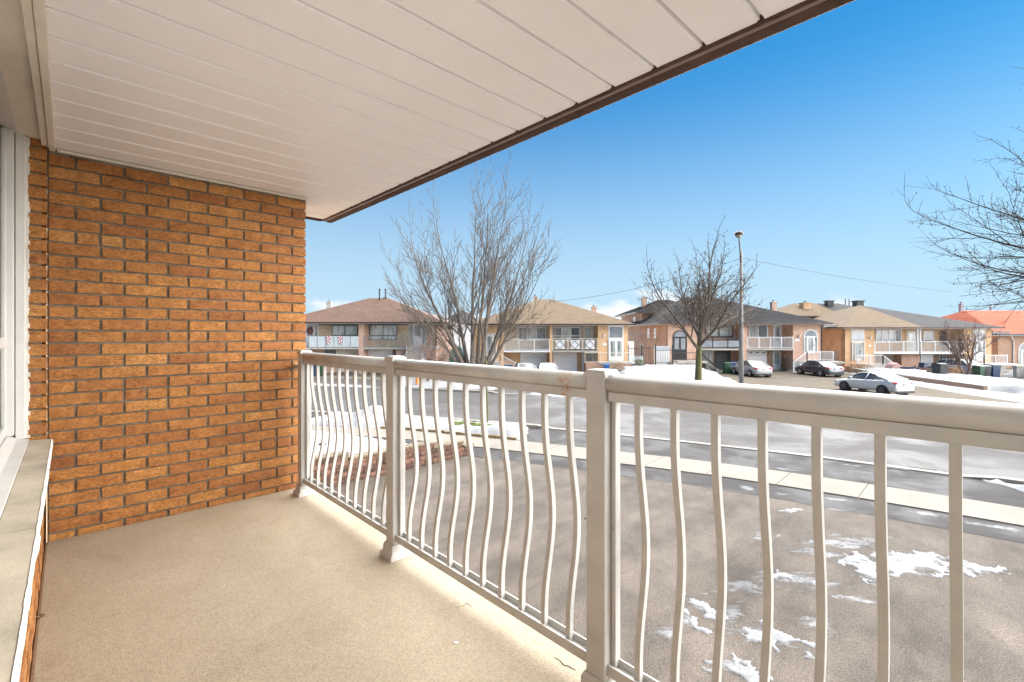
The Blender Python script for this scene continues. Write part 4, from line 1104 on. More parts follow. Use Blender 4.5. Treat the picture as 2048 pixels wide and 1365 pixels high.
h.arch_top(1345.5, 1373.5, 661, 674, -.0, 'black', 'pane_grey'); h.door(1345.5, 1373.5, 674, 720, -.0, 'black', 'pane_grey', 0, (.15,.85,.45,.93), 2)
h.window(1410, 1466, 650.5, 674, 1.5, 'black', 2, ['pane_curtain', 'pane_curtain'], 0, .1)
h.slab(1398, 1486.4, 697.5, 701, 'concrete'); h.slab(1494, 1586, 697.5, 701, 'concrete')
gr = link('railing', None, h.o); zt, zb = h.z(675), h.z(697)
for zz, q in ((zt, .05), (zt-.32, .03), (zb+.1, .03)): m = MB(); m.box(h.x(1398), h.x(1486), .0, .05, zz-q, zz+q*.4); m.build('handrail', MAT['black'], gr)
for px in (1399, 1425.5, 1456, 1485.5): m = MB(); m.box(h.x(px)-.04, h.x(px)+.04, -.01, .06, zb, zt+.03); m.build('post', MAT['black'], gr)
for a, b in ((1400, 1425), (1426.5, 1455.5), (1456.5, 1485)): m = MB(); m.box(h.x(a), h.x(b), .02, .03, zb+.12, zt-.36); m.build('glass_panel', MAT['pane_grey'], gr)
m = MB()
for k in range(30):
    xx = h.x(1400)+(h.x(1485)-h.x(1400))*(k+.5)/30; m.tube([(xx, .025, zt-.3), (xx+.1, .025, zt-.2), (xx-.03, .025, zt-.1), (xx+.06, .025, zt-.03)], .02, 4)
o = m.build('scrollwork', MAT['black'], gr); o['kind'] = 'stuff'
h.railing(1495, 1585.5, 675, 697, .03, 'white', .125, 5)
h.window(1497, 1535, 649.5, 676, 1.5, 'white', 2, ['pane_mid', 'pane_dark'], 0, .09)
h.door(1546, 1563, 649.5, 697, 1.5, 'white', 'pane_mid', 0, (.22,.78,.3,.9))
h.lamp(1578, 663, 1.5); h.lamp(1598, 672, 0)
h.plate(1590, 1599, 679, 683, 0)
h.arch_top(1607, 1635, 659, 673, -.0, 'white', 'pane_grey'); h.door(1607, 1635, 673, 707, -.0, 'white', 'pane_mid', .18, (.2,.8,.15,.9))
h.garage(1430, 1461, 702, .12, 1.46, 'garage_dark'); h.rect('cellar_window', 'pane_mid', 1401, 1426, 702, 728, 1.46, .05)
h.garage(1494.5, 1533, 702, .12, 1.46, 'garage_white', 4, True)
h.door(1545, 1561, 702.5, 741, 1.5, 'white', 'pane_mid', 0, (.2,.8,.35,.92)); h.lamp(1540, 707, 1.5)
h.rect('letter_box', 'white', 1570, 1577, 711, 715.5, 1.35, .15)
# steps and white rail to the right entrance; porch and black rails to the left one
h.slab(1586, 1666, 722, 726, 'concrete', -1.7, -.03)
h.rect('porch_wall', 'concrete', 1600, 1666, 726.3, 752, -1.65, 1.6)
h.steps(1604, 1604, 7, h.z(722), -.2, .3, .18, 'concrete', -1)
h.railing(1614, 1666, 704, 722, -1.65, 'white', .125, 3)
h.railing(1587, 1614, 725, 745, -1.65, 'white', .125, 2, (704, 722, -1.65))
h.slab(1343, 1402, 721, 725, 'concrete', -1.7, -.03); h.rect('porch_wall', 'concrete', 1343, 1402, 725.2, 752, -1.65, 1.6)
h.railing(1345, 1402, 706, 721, -1.65, 'dark_brown_metal', .14, 3, None, .014, .05)
h.steps(1402, 1402, 7, h.z(721), -.2, .3, .18, 'concrete', 1)
h.railing(1402, 1432, 706, 721, -1.6, 'black', .14, 2, (732, 748, -1.6), .018, .07)
h.railing(1402, 1427, 706, 721, -.4, 'black', .14, 2, (730, 745, -.4), .018, .07)
h.chimney(1546.5, 606, 620, 9, 'brick_red', .55); h.chimney(1288, 597, 610, 15, 'brick_red', .6)
h.downpipe(1334, 0, .1, h.z(648)); h.downpipe(1643, 0, .1, h.z(648))
house3 = h

# --- fourth pair: tan and charcoal shingles meeting over the party wall
h = House('two_tone_roof_house', 'orange brick semi-detached pair, roof half tan and half charcoal shingle', 1838, 50.0)
h.wall('brick_orange', 1748, 1928, 658, 2.0, 1.5, 12, 'upper_wall')
h.wall('brick_brown', 1748, 1928, 706, -.2, 1.53, 11.9, 'lower_wall')
h.wall('brick_orange', 1690, 1748, 658, -.2, 0, 13.4, 'entry_block')
h.wall('brick_orange', 1928, 1983, 656, -.2, 0, 13.4, 'entry_block')
m = MB(); m.box(h.x(1690)-.12, h.x(1690)+.002, .4, 13.5, -.2, h.z(660)); m.build('side_wall', MAT['brick_orange'], h.o)
m = MB(); m.box(h.x(1690)-.15, h.x(1690)+.001, .8, 6, -.2, 2.1); m.build('block_base', MAT['concrete'], h.o)
h.hip(h.x(1678), h.x(1998), -.6, 17.5, h.z(655), 7.6, 'shingle_tan', 'shingle_grey', apex=8.5)
m = MB(); m.box(h.x(1690)+.3, h.x(1690)+14.5, 11, 21, 3, 6.3); m.build('rear_storey', MAT['brick_orange'], h.o)
h.hip(h.x(1690)-.5, h.x(1690)+15.4, 10.4, 21.8, 6.35, 8.35, 'shingle_tan', 'shingle_grey', name='rear_roof', ridge=(h.x(1690)+4.2, h.x(1690)+10.5))
h.rect('soffit_snow', 'snow', 1648, 1690, 650.5, 654.5, 1.0, 1.2)
h.rect('transom_light', 'pane_grey', 1703.5, 1728, 664, 682, -.03, .03); h.rect('transom_frame', 'cream', 1702.5, 1729, 658.5, 684, -.028, .02)
h.door(1703, 1728.5, 684, 722, -.03, 'cream', 'pane_mid', .2, (.1,.9,.12,.92))
h.lamp(1740, 676, 0)
x, z = h.x(1739), h.z(692); m = MB(); m.tube([(x, 0, z), (x, -.04, z)], .13, 12); m.build('round_plaque', MAT['white'], h.o)
h.window(1751, 1803, 659.5, 686, 1.5, 'white', 4, 'pane_grey', 0, .1)
h.door(1812, 1833, 662, 704, 1.5, 'cream', 'pane_curtain', 0, (.2,.8,.3,.9))
h.window(1846, 1868, 662, 685, 1.5, 'white', 1, 'pane_dark', .25, .09); h.window(1879, 1893, 662, 690, 1.5, 'dark_brown_metal', 1, 'pane_dark', 0, .05)
h.slab(1748, 1837, 705, 708.5, 'white'); h.slab(1841, 1928, 705, 708.5, 'white')
h.rect('porch_post', 'white', 1834.5, 1837, 657, 705, .1, .15); h.rect('porch_post', 'white', 1840, 1842.5, 657, 705, .1, .15); h.rect('party_pier', 'brick_brown', 1803, 1840, 709, 752, .4, 1.0)
h.railing(1749, 1836, 683.5, 705, .03, 'white', .13, 4); h.railing(1842, 1927, 683.5, 705, .03, 'white', .13, 4)
h.garage(1767, 1801, 709.5, .12, 1.46, 'cream'); h.garage(1841, 1866, 709.5, .12, 1.46)
h.window(1878, 1899, 709.5, 727, 1.5, 'white', 3, 'pane_mid'); h.window(1906, 1925, 709.5, 727, 1.5, 'white', 1, 'pane_dark')
h.rect('transom_light', 'pane_dark', 1948, 1969, 666, 680, -.03, .03); h.rect('transom_frame', 'white', 1946.5, 1970.5, 659, 682, -.028, .02)
h.door(1947, 1970, 682, 722, -.03, 'white', 'pane_mid', .12, (.25,.75,.45,.92))
h.lamp(1938, 678, 0); h.plate(1936, 1940, 691, 694.5, 0)
h.slab(1700, 1768, 729, 733, 'concrete', -1.7, -.03); h.rect('porch_wall', 'brick_brown', 1702, 1768, 733.3, 752, -1.6, 1.5)
h.railing(1714, 1766, 711, 729, -1.65, 'white', .125, 3); h.railing(1766, 1792, 711, 729, -1.65, 'white', .125, 2, (731, 746, -1.65))
h.slab(1942, 2014, 727, 731, 'concrete', -1.7, -.03); h.rect('porch_wall', 'concrete', 1965, 2012, 731.3, 752, -1.6, 1.5)
h.railing(1968, 2014, 711, 728, -1.65, 'white', .125, 3); h.railing(1940, 1968, 729, 744, -1.65, 'white', .125, 2, (711, 728, -1.65))
h.steps(1766, 1766, 6, h.z(729), -.2, .3, .18, 'concrete', 1)
h.downpipe(1688, 0, .1, h.z(657)); h.chimney(1610, 607, 616, 14, 'brick_orange', 1.0, 'black')
m = MB(); x, y = h.x(1691, 12), 12; m.tube([(x, y, 7.8), (x, y, h.z(598, 12))], .09, 8); m.tube([(x+.5, y, 7.8), (x+.5, y, h.z(598, 12))], .09, 8); m.build('vent_pipe', MAT['grey_metal'], h.o)
h.box_vent(1658, 606, 15, 'black', .8, .3); h.box_vent(1716, 607, 13, 'black', .9, .35)
house4 = h

# --- last pair in view, cut by the picture's edge: orange-red roof
h = House('red_roof_house', 'brown brick house with orange-red tiled roof and white downpipe', 2140, 54.0)
h.wall('brick_brown', 1996, 2290, 672, -.2, 0, 13, 'wall')
h.hip(h.x(1984), h.x(2300), -.6, 16, h.z(668), 7.1, 'tile_red', None, apex=7.5, ridge=(h.x(2055), h.x(2225)))
h.arch_top(2036, 2062, 686, 700, -.0, 'white', 'pane_grey'); h.door(2036, 2062, 700, 738, -.0, 'white', 'pane_mid', .15)
h.rect('roof_snow', 'snow', 1986, 2020, 663, 668, -.5, 1.0)
x = h.x(2026); m = MB(); m.tube([(x, -.06, .1), (x, -.06, h.z(682)), (x-.5, -.3, h.z(673)), (x-.7, -.5, h.z(669))], .07, 6); m.build('downpipe', MAT['white'], h.o)
h.chimney(1922, 609, 625, 10, 'grey_metal', .35); h.vent(1981, 616, 622, 8, 'grey_metal', .12)
house5 = h

# --- a house behind the gap between the first two pairs
h = House('cream_rear_house', 'pale cream house glimpsed between brown and tan roofs', 918, 72.0)
h.wall('white', 880, 960, 648, -.2, 0, 9, 'wall')
h.hip(h.x(874), h.x(966), -.5, 10, h.z(647), 8.0, 'shingle_grey', None)
h.window(893, 903, 655, 668, 0, 'white', 1, 'pane_dark'); h.window(914, 926, 655, 668, 0, 'white', 2, 'pane_dark')

# ------------------------------------------------------------------ block retaining wall beside our drive
pw = thing('retaining_wall', 'split-face block retaining wall with stone caps beside the drive', 'wall', tuple(H(-11.85, 0, 0)), TH)
MAT['block'] = M('split_face_block', (.10,.052,.035), .9, .45, 7, .9, 30, .02, rand=.45)
MAT['capstone'] = M('weathered_capstone', (.155,.125,.085), .9, .3, 4, .6, 40, .01)
def rough_block(L, hgt, dep, seed):
    r = random.Random(seed); nx, nz = 3, 2; vs, fs = [], []; w = nx+1
    for j in range(nz+1):
        for i in range(nx+1):
            e = i in (0, nx) or j in (0, nz)
            vs.append((r.uniform(-.004,.004) if e else r.uniform(.006,.028), -L/2+L*i/nx, -hgt/2+hgt*j/nz))
    for j in range(nz):
        for i in range(nx): fs.append((j*w+i, j*w+i+1, (j+1)*w+i+1, (j+1)*w+i))
    ring = list(range(w)) + [j*w+nx for j in range(1, nz+1)] + [nz*w+i for i in range(nx-1, -1, -1)] + [j*w for j in range(nz-1, 0, -1)]
    b0 = len(vs)
    for k in ring: vs.append((-dep, vs[k][1], vs[k][2]))
    n = len(ring)
    for k in range(n): fs.append((ring[k], b0+k, b0+(k+1) % n, ring[(k+1) % n]))
    return MB().add(vs, fs).mesh('block', MAT['block'])
blk = {L: [rough_block(L, .138, .2, int(L*1000)+k) for k in range(4)] for L in (.30, .20, .12)}
def top_at(b): return 5 if b < 5.35 else (4 if b < 8.0 else (3 if b < 9.15 else 2))
for c in range(5):
    b = 1.5 + (.15 if c % 2 else 0)
    while b < 9.45:
        L = rnd.choice([.30, .30, .20])
        if top_at(b+L/2) > c and b+L < 9.55:
            link('block', rnd.choice(blk[L]), pw, (U(-.006,.006), b+L/2, .075+.15*c))
        b += L+.008
seg = [(1.5, 5.35, 5), (5.35, 8.0, 4), (8.0, 9.15, 3), (9.15, 9.56, 2)]
for a, b, n in seg:
    m = MB(); m.box(-.19, -.03, a+.01, b-.01, -.1, .15*n-.002); m.build('core', MAT['mortar'], pw)
    x = a
    while x < b-.05:
        L = min(.6, b-x); m = MB(); m.box(-.26, .035+U(-.006,.006), x+.003, x+L-.003, .15*n, .15*n+.065); m.build('capstone', MAT['capstone'], pw, bevel=.01); x += L
# low shrub at the wall and a garden lamp beside it
def leafy(name, label, loc, r, hgt, n, mat, cat='shrub', size=.05):
    t = thing(name, label, cat, loc); m = MB()
    for k in range(n):
        an, rr, z = U(0, 6.28), r*math.sqrt(rnd.random()), hgt*rnd.random()
        p = Vector((rr*math.cos(an)*(1-.5*z/hgt), rr*math.sin(an)*(1-.5*z/hgt), z)); d = Vector((U(-1,1), U(-1,1), U(-.3,1))).normalized(); e = d.orthogonal().normalized()*size*.5
        m.add([p-e, p+d*size*.5+e*.2, p+d*size*1.3, p+e+d*size*.2], [(0,1,2,3)])
    o = m.build('foliage', mat, t); o['kind'] = 'stuff'
    m = MB(); 
    for k in range(5): m.tube([(U(-.04,.04), U(-.04,.04), -.05), (U(-r,r)*.5, U(-r,r)*.5, hgt*.7)], [.012, .004], 4)
    m.build('stems', MAT['bark'], t)
    return t
MAT['leaf_green'] = M('glossy_leaf', (.05,.13,.025), .6, .4, 9)
MAT['leaf_dull'] = M('winter_evergreen', (.07,.085,.04), .8, .4, 6)
MAT['leaf_brown'] = M('dry_brown_leaf', (.24,.14,.07), .9, .4, 6)
p = H(-12.25, 6.9, .62); leafy('green_shrub', 'small bright green plant poking through snow behind the block wall', tuple(p), .16, .22, 120, MAT['leaf_green'])
t = thing('garden_lamp', 'dark low garden lamp standing in snow behind the block wall', 'lamp', tuple(H(-12.6, 4.95, .6)), TH)
m = MB(); m.tube([(0,0,-.1), (0,0,.26)], .018, 6); m.build('stake', MAT['black'], t)
m = MB(); m.tube([(0,0,.26), (0,0,.34)], .055, 8); m.build('lens', MAT['pane_grey'], t)
m = MB(); m.tube([(0,0,.34), (0,0,.37), (0,0,.40)], [.11, .10, .02], 8); m.build('cap', MAT['black'], t)

# ------------------------------------------------------------------ drain grates in the gutter
MAT['iron'] = M('cast_iron', (.05,.043,.038), .6, .2, 9)
gd = P(1795, 934, 14.0)
for k, (px, py) in enumerate(((1784, 935.5), (1846, 941.5))):
    c = G(px, py); t = thing('drain_grate', ('cast iron drain grate in the gutter, close to the end of the bare kerb', 'cast iron drain grate in the gutter, half ringed by ragged kerbside snow')[k], 'drain', (c.x, c.y, .006), math.atan2(-.60, .80), 'drain grates in the gutter')
    m = MB(); m.box(-.36, .36, -.22, -.18, 0, .022); m.box(-.36, .36, .18, .22, 0, .022); m.box(-.36, -.32, -.18, .18, 0, .022); m.box(.32, .36, -.18, .18, 0, .022); m.build('frame', MAT['iron'], t)
    for q in range(9): m = MB(); m.box(-.30+q*.072, -.27+q*.072, -.18, .18, 0, .018); m.build('bar', MAT['iron'], t)

# ------------------------------------------------------------------ bare trees
def grow(mb, p, d, L, r, depth, o, twigs=None):
    """one branch as a curved tapered tube; spawns side branches and returns nothing"""
    n = o['segs'][min(depth, len(o['segs'])-1)]
    pts, rs, dirs = [p.copy()], [r], [d.copy()]
    rend = r*o['taper']
    for i in range(n):
        j = o['jit']*(1+.35*depth)
        d = (d + Vector((o['r'].gauss(0, j), o['r'].gauss(0, j), o['r'].gauss(0, j*.7))) + Vector((0, 0, o['up'][min(depth, len(o['up'])-1)]))).normalized()
        p = p + d*(L/n); pts.append(p.copy()); rs.append(r+(rend-r)*(i+1)/n); dirs.append(d.copy())
    k = o['sides'][min(depth, len(o['sides'])-1)]
    (mb[0] if depth == 0 else mb[1]).tube(pts, rs, k, cap=False)
    if depth >= o['depth']:
        if twigs is not None: twigs.append((p.copy(), d.copy()))
        return
    nb = o['kids'][min(depth, len(o['kids'])-1)]
    for q in range(nb):
        t = o['lo'][min(depth, len(o['lo'])-1)] + (1-o['lo'][min(depth, len(o['lo'])-1)])*(q+o['r'].random()*.8)/nb
        t = min(t, .98); i = min(n-1, int(t*n)); f = t*n-i
        bp = pts[i].lerp(pts[i+1], f); br = rs[i]+(rs[i+1]-rs[i])*f; bd = dirs[i+1]
        an = o['r'].uniform(0, 6.283) if o.get('spiral') is None else q*2.4+o['r'].uniform(-.5,.5)
        e = bd.orthogonal().normalized(); e = Matrix.Rotation(an, 3, bd) @ e
        sp = rad(o['r'].uniform(*o['ang'][min(depth, len(o['ang'])-1)]))
        nd = (bd*math.cos(sp)+e*math.sin(sp)).normalized()
        grow(mb, bp, nd, L*o['len'][min(depth, len(o['len'])-1)]*o['r'].uniform(.7,1.15)*(1.15-.45*t), max(o['rmin'], br*o['r'].uniform(*o.get('rk', (.45,.68)))), depth+1, o, twigs)
    # the leader carries on
    if depth < o['depth']:
        grow(mb, p, d, L*.55, max(o['rmin'], rend*.9), depth+1, o, twigs)
def tree(name, label, loc, stems, opt, mat, moss=None, seed=1, seeds=None, group=None):
    opt = dict(opt); opt['r'] = random.Random(seed)
    t = thing(name, label, 'tree', loc, 0, group)
    mb = (MB(), MB()); tw = []
    for (p, d, L, r) in stems: grow(mb, Vector(p), Vector(d).normalized(), L, r, 0, opt, tw)
    mb[0].build('trunk', moss or mat, t, smooth=True)
    o = mb[1].build('crown', mat, t, smooth=True)
    if seeds:
        m = MB(); rr = opt['r']
        for p, d in tw:
            for k in range(rr.randint(*seeds[0])):
                q = p - d*rr.uniform(0, seeds[2]) + Vector((rr.gauss(0, .06), rr.gauss(0, .06), rr.gauss(0, .06))); s = seeds[1]*rr.uniform(.5,1.2)
                a, b, c = [Vector((rr.uniform(-1,1), rr.uniform(-1,1), rr.uniform(-1,1))).normalized()*s for _ in range(3)]
                m.add([q+a, q+b, q+c, q-a], [(0,1,2), (0,2,3), (0,3,1), (1,3,2)])
        so = m.build('seed_clusters', MAT['seed'], t); so['kind'] = 'stuff'
    return t
# many-stemmed maple across the street
opt = dict(segs=[9,6,5,4,3], taper=.30, jit=.028, up=[.006,.045,.05,.05], sides=[7,5,4,3,3], depth=4, kids=[6,4,3,3], lo=[.22,.2,.15,.1], ang=[(17,38),(20,42),(22,45),(22,48)], len=[.56,.56,.54,.5], rmin=.021)
base = Vector((( 948-CX)/F*43, 43, .9))
st = []
for dx, dy, ax, ay, L, r in ((-.75,0,-.36,.02,7.6,.24), (-.5,.3,-.17,.10,8.4,.22), (-.15,-.2,-.04,-.05,8.9,.23), (.25,.2,.07,.06,8.8,.22), (.6,-.1,.12,-.10,8.7,.24), (.95,.15,.30,.05,7.8,.23), (-.95,.1,-.66,-.08,6.4,.17), (1.1,-.1,.58,-.06,6.6,.18), (-.3,.4,-.48,.25,6.4,.15), (.7,.4,.42,.25,6.4,.15)):
    st.append(((dx, dy, -.5), (ax, ay, 1), L, r))
tree('maple_tree', 'huge many-stemmed bare maple on the snowy lawn between brown and tan roofs', tuple(base), [(p, (d[0]*1.05, d[1], d[2]), L*1.12, r) for p, d, L, r in st], opt, MAT['bark_far'], MAT['bark_far'], 5)
# moss on its lower stems
# street tree with a mossy trunk
opt2 = dict(segs=[5,6,5,4,3], taper=.55, jit=.05, up=[.02,.012,.03,.03], sides=[8,6,4,3,3], depth=4, kids=[9,6,6,4], lo=[.64,.20,.2,.15], ang=[(24,70),(26,50),(28,54),(28,58)], len=[1.45,.58,.52,.46], rmin=.013, spiral=1, rk=(.48,.68))
b2 = Vector(((1396-CX)/F*36, 36, .2))
tree('street_tree', 'bare street tree with yellow-green mossy trunk on the broad snowy lawn', tuple(b2), [((0,0,-.4), (-.10,0,1), 4.3, .31)], opt2, MAT['bark'], MAT['moss'], 23, ((1,3), .055, .35))
# tree whose branches reach in from the right
opt3 = dict(segs=[5,8,6,5,4], taper=.45, jit=.05, up=[.02,.016,.03,.03], sides=[9,6,5,4,3], depth=4, kids=[18,8,5,4], lo=[.47,.16,.15,.12], ang=[(35,72),(26,52),(26,54),(28,55)], len=[.80,.54,.52,.46], rmin=.011)
b3 = Vector((28.0, 18.0, .05))
tree('verge_tree', 'dark-branched bare tree reaching in over the red-roofed house', tuple(b3), [((0,0,-.3), (-.08,.02,1), 8.4, .28)], opt3, MAT['bark_dark'], MAT['bark_dark'], 12, ((1,2), .040, .25))
# small reddish tree by the bins
opt4 = dict(segs=[4,5,4,3,3], taper=.45, jit=.07, up=[.02,.05,.04,.04], sides=[6,4,3,3,3], depth=4, kids=[6,5,4,3], lo=[.2,.15,.15,.1], ang=[(22,48),(25,50),(25,55),(25,55)], len=[.72,.6,.55,.5], rmin=.013)
b4 = Vector(((1931-CX)/F*40.3, 40.3, .4))
tree('small_tree', 'small reddish bare tree in snow beside the wheelie bins', tuple(b4), [((0,0,-.3), (-.35,.1,1), 2.7, .15), ((.1,0,-.3), (.12,-.1,1), 2.7, .12)], opt4, MAT['bark_red'], MAT['bark_red'], 3)
# pale thin-branched tree before the first house
b5 = Vector(((857-CX)/F*37, 37, .1))
tree('ornamental_tree', 'pale low spreading bare tree in front of the brown-roofed house', tuple(b5), [((0,0,-.3), (.0,0,1), 2.3, .15)], dict(opt4, ang=[(45,80),(25,55),(25,55),(25,55)], len=[1.1,.62,.55,.5], up=[.02,.02,.02,.02], kids=[8,5,4,3]), MAT['bark_red'], MAT['bark_red'], 9)
# sapling on our verge
b6 = G(974.5, 850)
tree('sapling', 'thin green-stemmed sapling in the grass patch on the verge', tuple(b6), [((0,0,-.1), (-.02,0,1), 3.3, .05)], dict(opt4, kids=[5,3,2,2], depth=3, lo=[.6,.2,.2,.1], rmin=.006, len=[.5,.55,.5,.5], jit=.03), MAT['bark_far'], MAT['moss'], 14)

# ------------------------------------------------------------------ street lamp and wires
D = 35.0
lp = thing('street_lamp', 'tall concrete street lamp with a single hooded head', 'street lamp', ((1482.5-CX)/F*D, D, 0))
zt = P(0, 503, D).z
m = MB(); m.tube([(0,0,-.2), (0,0,3), (0,0,zt)], [.175, .155, .095], 12); m.build('pole', MAT['pole'], lp, smooth=True)
arm = [(-.06,-.02,zt-.9), (-.10,-.05,zt-.3), (-.17,-.12,zt+.3), (-.32,-.30,zt+.85), (-.42,-.5,zt+1.02)]
m = MB(); m.tube(arm, .05, 7); m.build('arm', MAT['dark_brown_metal'], lp, smooth=True)
m = MB(); m.ball((-.56,-.75,zt+1.14), .30, .36, .20, 12, 7); hd = m.build('lamp_head', MAT['dark_brown_metal'], lp, smooth=True)
m = MB(); m.ball((-.58,-.78,zt+1.0), .21, .26, .16, 12, 7); m.build('lens', MAT['wood'] if 'wood' in MAT else MAT['sill'], hd, smooth=True)
for zz in (zt-.4, zt-.75): m = MB(); m.tube([(0,0,zz), (0,0,zz+.06)], .125, 10); m.build('band', MAT['grey_metal'], lp)
def wire(label, a, b, sag, r=.016):
    a, b = Vector(a), Vector(b); pts = [a.lerp(b, i/14)-Vector((0,0,sag*4*(i/14)*(1-i/14))) for i in range(15)]
    m = MB(); m.tube(pts, r, 5); tag(m.build('overhead_wire', MAT['wire']), label, 'wire')
top = Vector(((1485-CX)/F*D, D, zt-.5))
wire('overhead wire running from the street lamp towards the red-roofed house', top, P(1905, 584, 44), .25)
wire('overhead wire running from the street lamp to the tan roof', top, P(1100, 604, 47), .55)

# ------------------------------------------------------------------ cars
def car(name, label, paint, pos, heading, L=4.6, W=1.78, Hh=1.43, style='sedan', rimmat='rim', group=None):
    """heading: direction of the bonnet, radians from +x; local x forward, y left"""
    t = thing(name, label, 'car', pos, heading, group)
    # stations: x fraction from the rear, hood/deck height, half width at belt, roof height (None outside the cabin), roof half width
    if style == 'sedan':   S = [(0,.60,.70),(.02,.86,.80),(.06,1.00,.84),(.17,1.03,.88),(.30,.99,.90),(.50,.95,.90),(.68,.93,.89),(.80,.86,.87),(.93,.74,.82),(.985,.62,.74),(1,.46,.66)]; R = [(.155,1.035,.74),(.30,1.36,.62),(.42,Hh,.60),(.55,1.42,.60),(.62,1.35,.61),(.755,.93,.76)]
    elif style == 'coupe': S = [(0,.58,.70),(.02,.86,.80),(.06,.99,.84),(.15,1.02,.88),(.30,.97,.90),(.50,.93,.90),(.68,.90,.89),(.80,.83,.87),(.93,.72,.82),(.985,.60,.74),(1,.45,.66)]; R = [(.12,1.02,.72),(.30,1.30,.60),(.42,Hh,.58),(.53,1.37,.59),(.60,1.29,.60),(.755,.90,.76)]
    else:                  S = [(0,.62,.74),(.015,.95,.82),(.05,1.08,.86),(.17,1.08,.89),(.30,1.05,.91),(.50,1.02,.91),(.68,1.0,.90),(.80,.95,.88),(.93,.84,.83),(.985,.72,.75),(1,.50,.66)]; R = [(.03,1.08,.76),(.13,1.50,.66),(.30,Hh,.64),(.50,Hh-.02,.64),(.62,1.50,.64),(.77,1.0,.78)]
    k = W/1.8; vs, fs = [], []
    prof = lambda z, w: [(w*.86, .20), (w*1.0, .30), (w*1.03, .30+(z-.30)*.45), (w*1.02, .30+(z-.30)*.75), (w*.985, z-.035), (w*.90, z)]
    n = 12
    for fx, z, w in S:
        q = prof(z, w*k); row = [(y, zz) for y, zz in q] + [(-y, zz) for y, zz in reversed(q)]
        for y, zz in row: vs.append((fx*L-L/2, y, zz))
    for i in range(len(S)-1):
        for j in range(n): fs.append((i*n+j, i*n+(j+1) % n, (i+1)*n+(j+1) % n, (i+1)*n+j))
    fs += [tuple(range(n)), tuple((len(S)-1)*n+j for j in reversed(range(n)))]
    body = MB().add(vs, fs).build('body', paint, t, smooth=True)
    sb = body.modifiers.new('sub', 'SUBSURF'); sb.levels = 1; sb.render_levels = 2
    # cabin: painted roof with pillars, glass set just inside
    def hood(x):
        for (a, za, _), (b, zb, _) in zip(S, S[1:]):
            if a <= x <= b: return za+(zb-za)*(x-a)/(b-a)
    pts = []
    for fx, z, w in R:
        bz = hood(fx)-.03; x = fx*L-L/2
        pts.append((x, z, w*k, bz, .845*k))
    gv, gf = [], []
    for x, z, w, bz, bw in pts: gv += [(x, bw, bz), (x, w, max(z-.03, bz+.005)), (x, 0, z+.012), (x, -w, max(z-.03, bz+.005)), (x, -bw, bz)]
    for i in range(len(pts)-1):
        for j in range(4): gf.append((i*5+j, i*5+j+1, i*5+6+j, i*5+5+j))
    roof = MB(); gl = MB(); gr2 = MB(); rw = MB(); ws = MB()
    for i in range(len(pts)-1):
        for j in range(4):
            q = [gv[v] for v in (i*5+j, i*5+j+1, i*5+6+j, i*5+5+j)]
            top_ = j in (1, 2)
            tgt = rw if (top_ and i == 0) else ws if (top_ and i == len(pts)-2) else roof if top_ else (gl if j == 0 else gr2)
            tgt.add(q, [(0,1,2,3)])
    roof.build('roof', paint, t, smooth=True)
    rw.build('rear_window', MAT['car_glass'], t); ws.build('windscreen', MAT['car_glass'], t); 
    for q in (gl, gr2): q.build('side_window', MAT['car_glass'], t)
    # pillars and roof rails
    for s in (1, -1):
        m = MB()
        rail_ = [(x, s*(w+.012), z-.02) for x, z, w, bz, bw in pts]
        m.tube(rail_, .035, 5)
        for fx in ((.44,) if style == 'coupe' else (.33, .49)):
            i = max(q for q in range(len(R)) if R[q][0] <= fx); x0, z0, w0, b0, bw = pts[i]; x1, z1, w1, b1, _ = pts[min(i+1, len(pts)-1)]; f = (fx-R[i][0])/(R[min(i+1, len(R)-1)][0]-R[i][0])
            m.bar((fx*L-L/2, s*(bw+.008), b0-.01), (fx*L-L/2-.06, s*(w0+(w1-w0)*f+.012), z0+(z1-z0)*f-.03), .05, .07)
        i = 0; m.bar((pts[0][0]-.02, s*(pts[0][4]*.98), pts[0][3]), (pts[1][0]+.06, s*(pts[1][2]+.02), pts[1][1]-.05), .09, .13)
        m.build('pillars', paint, t, smooth=True)
        m = MB(); m.ball((.62*L-L/2+.1, s*.98*k, .98), .09, .10, .065, 8, 5); m.build('mirror', paint, t, smooth=True)
        m = MB(); m.box(.50*L-L/2-.1, .50*L-L/2+.06, s*.935*k-.01, s*.935*k+.012, .80, .825); m.build('door_handle', paint, t)
        # lamps
        m = MB(); lx = -L/2
        m.prism([(lx+.03, s*.42*k, .80), (lx+.02, s*.74*k, .78), (lx+.17, s*.865*k, .82), (lx+.24, s*.865*k, .92), (lx+.06, s*.70*k, .93), (lx+.045, s*.42*k, .89)], (-.035, s*.02, 0)); m.build('tail_lamp', MAT['tail'], t)
        m = MB(); hx = L/2; m.prism([(hx-.08, s*.45*k, .58), (hx-.16, s*.76*k, .60), (hx-.34, s*.845*k, .70), (hx-.14, s*.5*k, .68)], (.03, s*.02, .01)); m.build('headlamp', MAT['plate'], t)
        for wx, nm in ((.185, 0), (.775, 1)):
            x = wx*L-L/2; r = .32
            m = MB(); m.tube([(x, s*(.66*k), r), (x, s*(.932*k), r)], r+.055, 18); m.build('wheel_arch', MAT['trim_black'], t)
            w_ = link('wheel', None, t, (x, s*.84*k, r))
            m = MB(); m.tube([(0, -s*.10, 0), (0, -s*.085, 0), (0, s*.095, 0), (0, s*.105, 0)], [r*.92, r, r, r*.9], 20); m.build('tyre', MAT['tyre'], w_, smooth=True)
            m = MB(); m.tube([(0, s*.10, 0), (0, s*.112, 0)], r*.62, 16)
            for q in range(5): an = q*1.2566; m.bar((0, s*.116, 0), (math.cos(an)*r*.6, s*.116, math.sin(an)*r*.6), .03, .06)
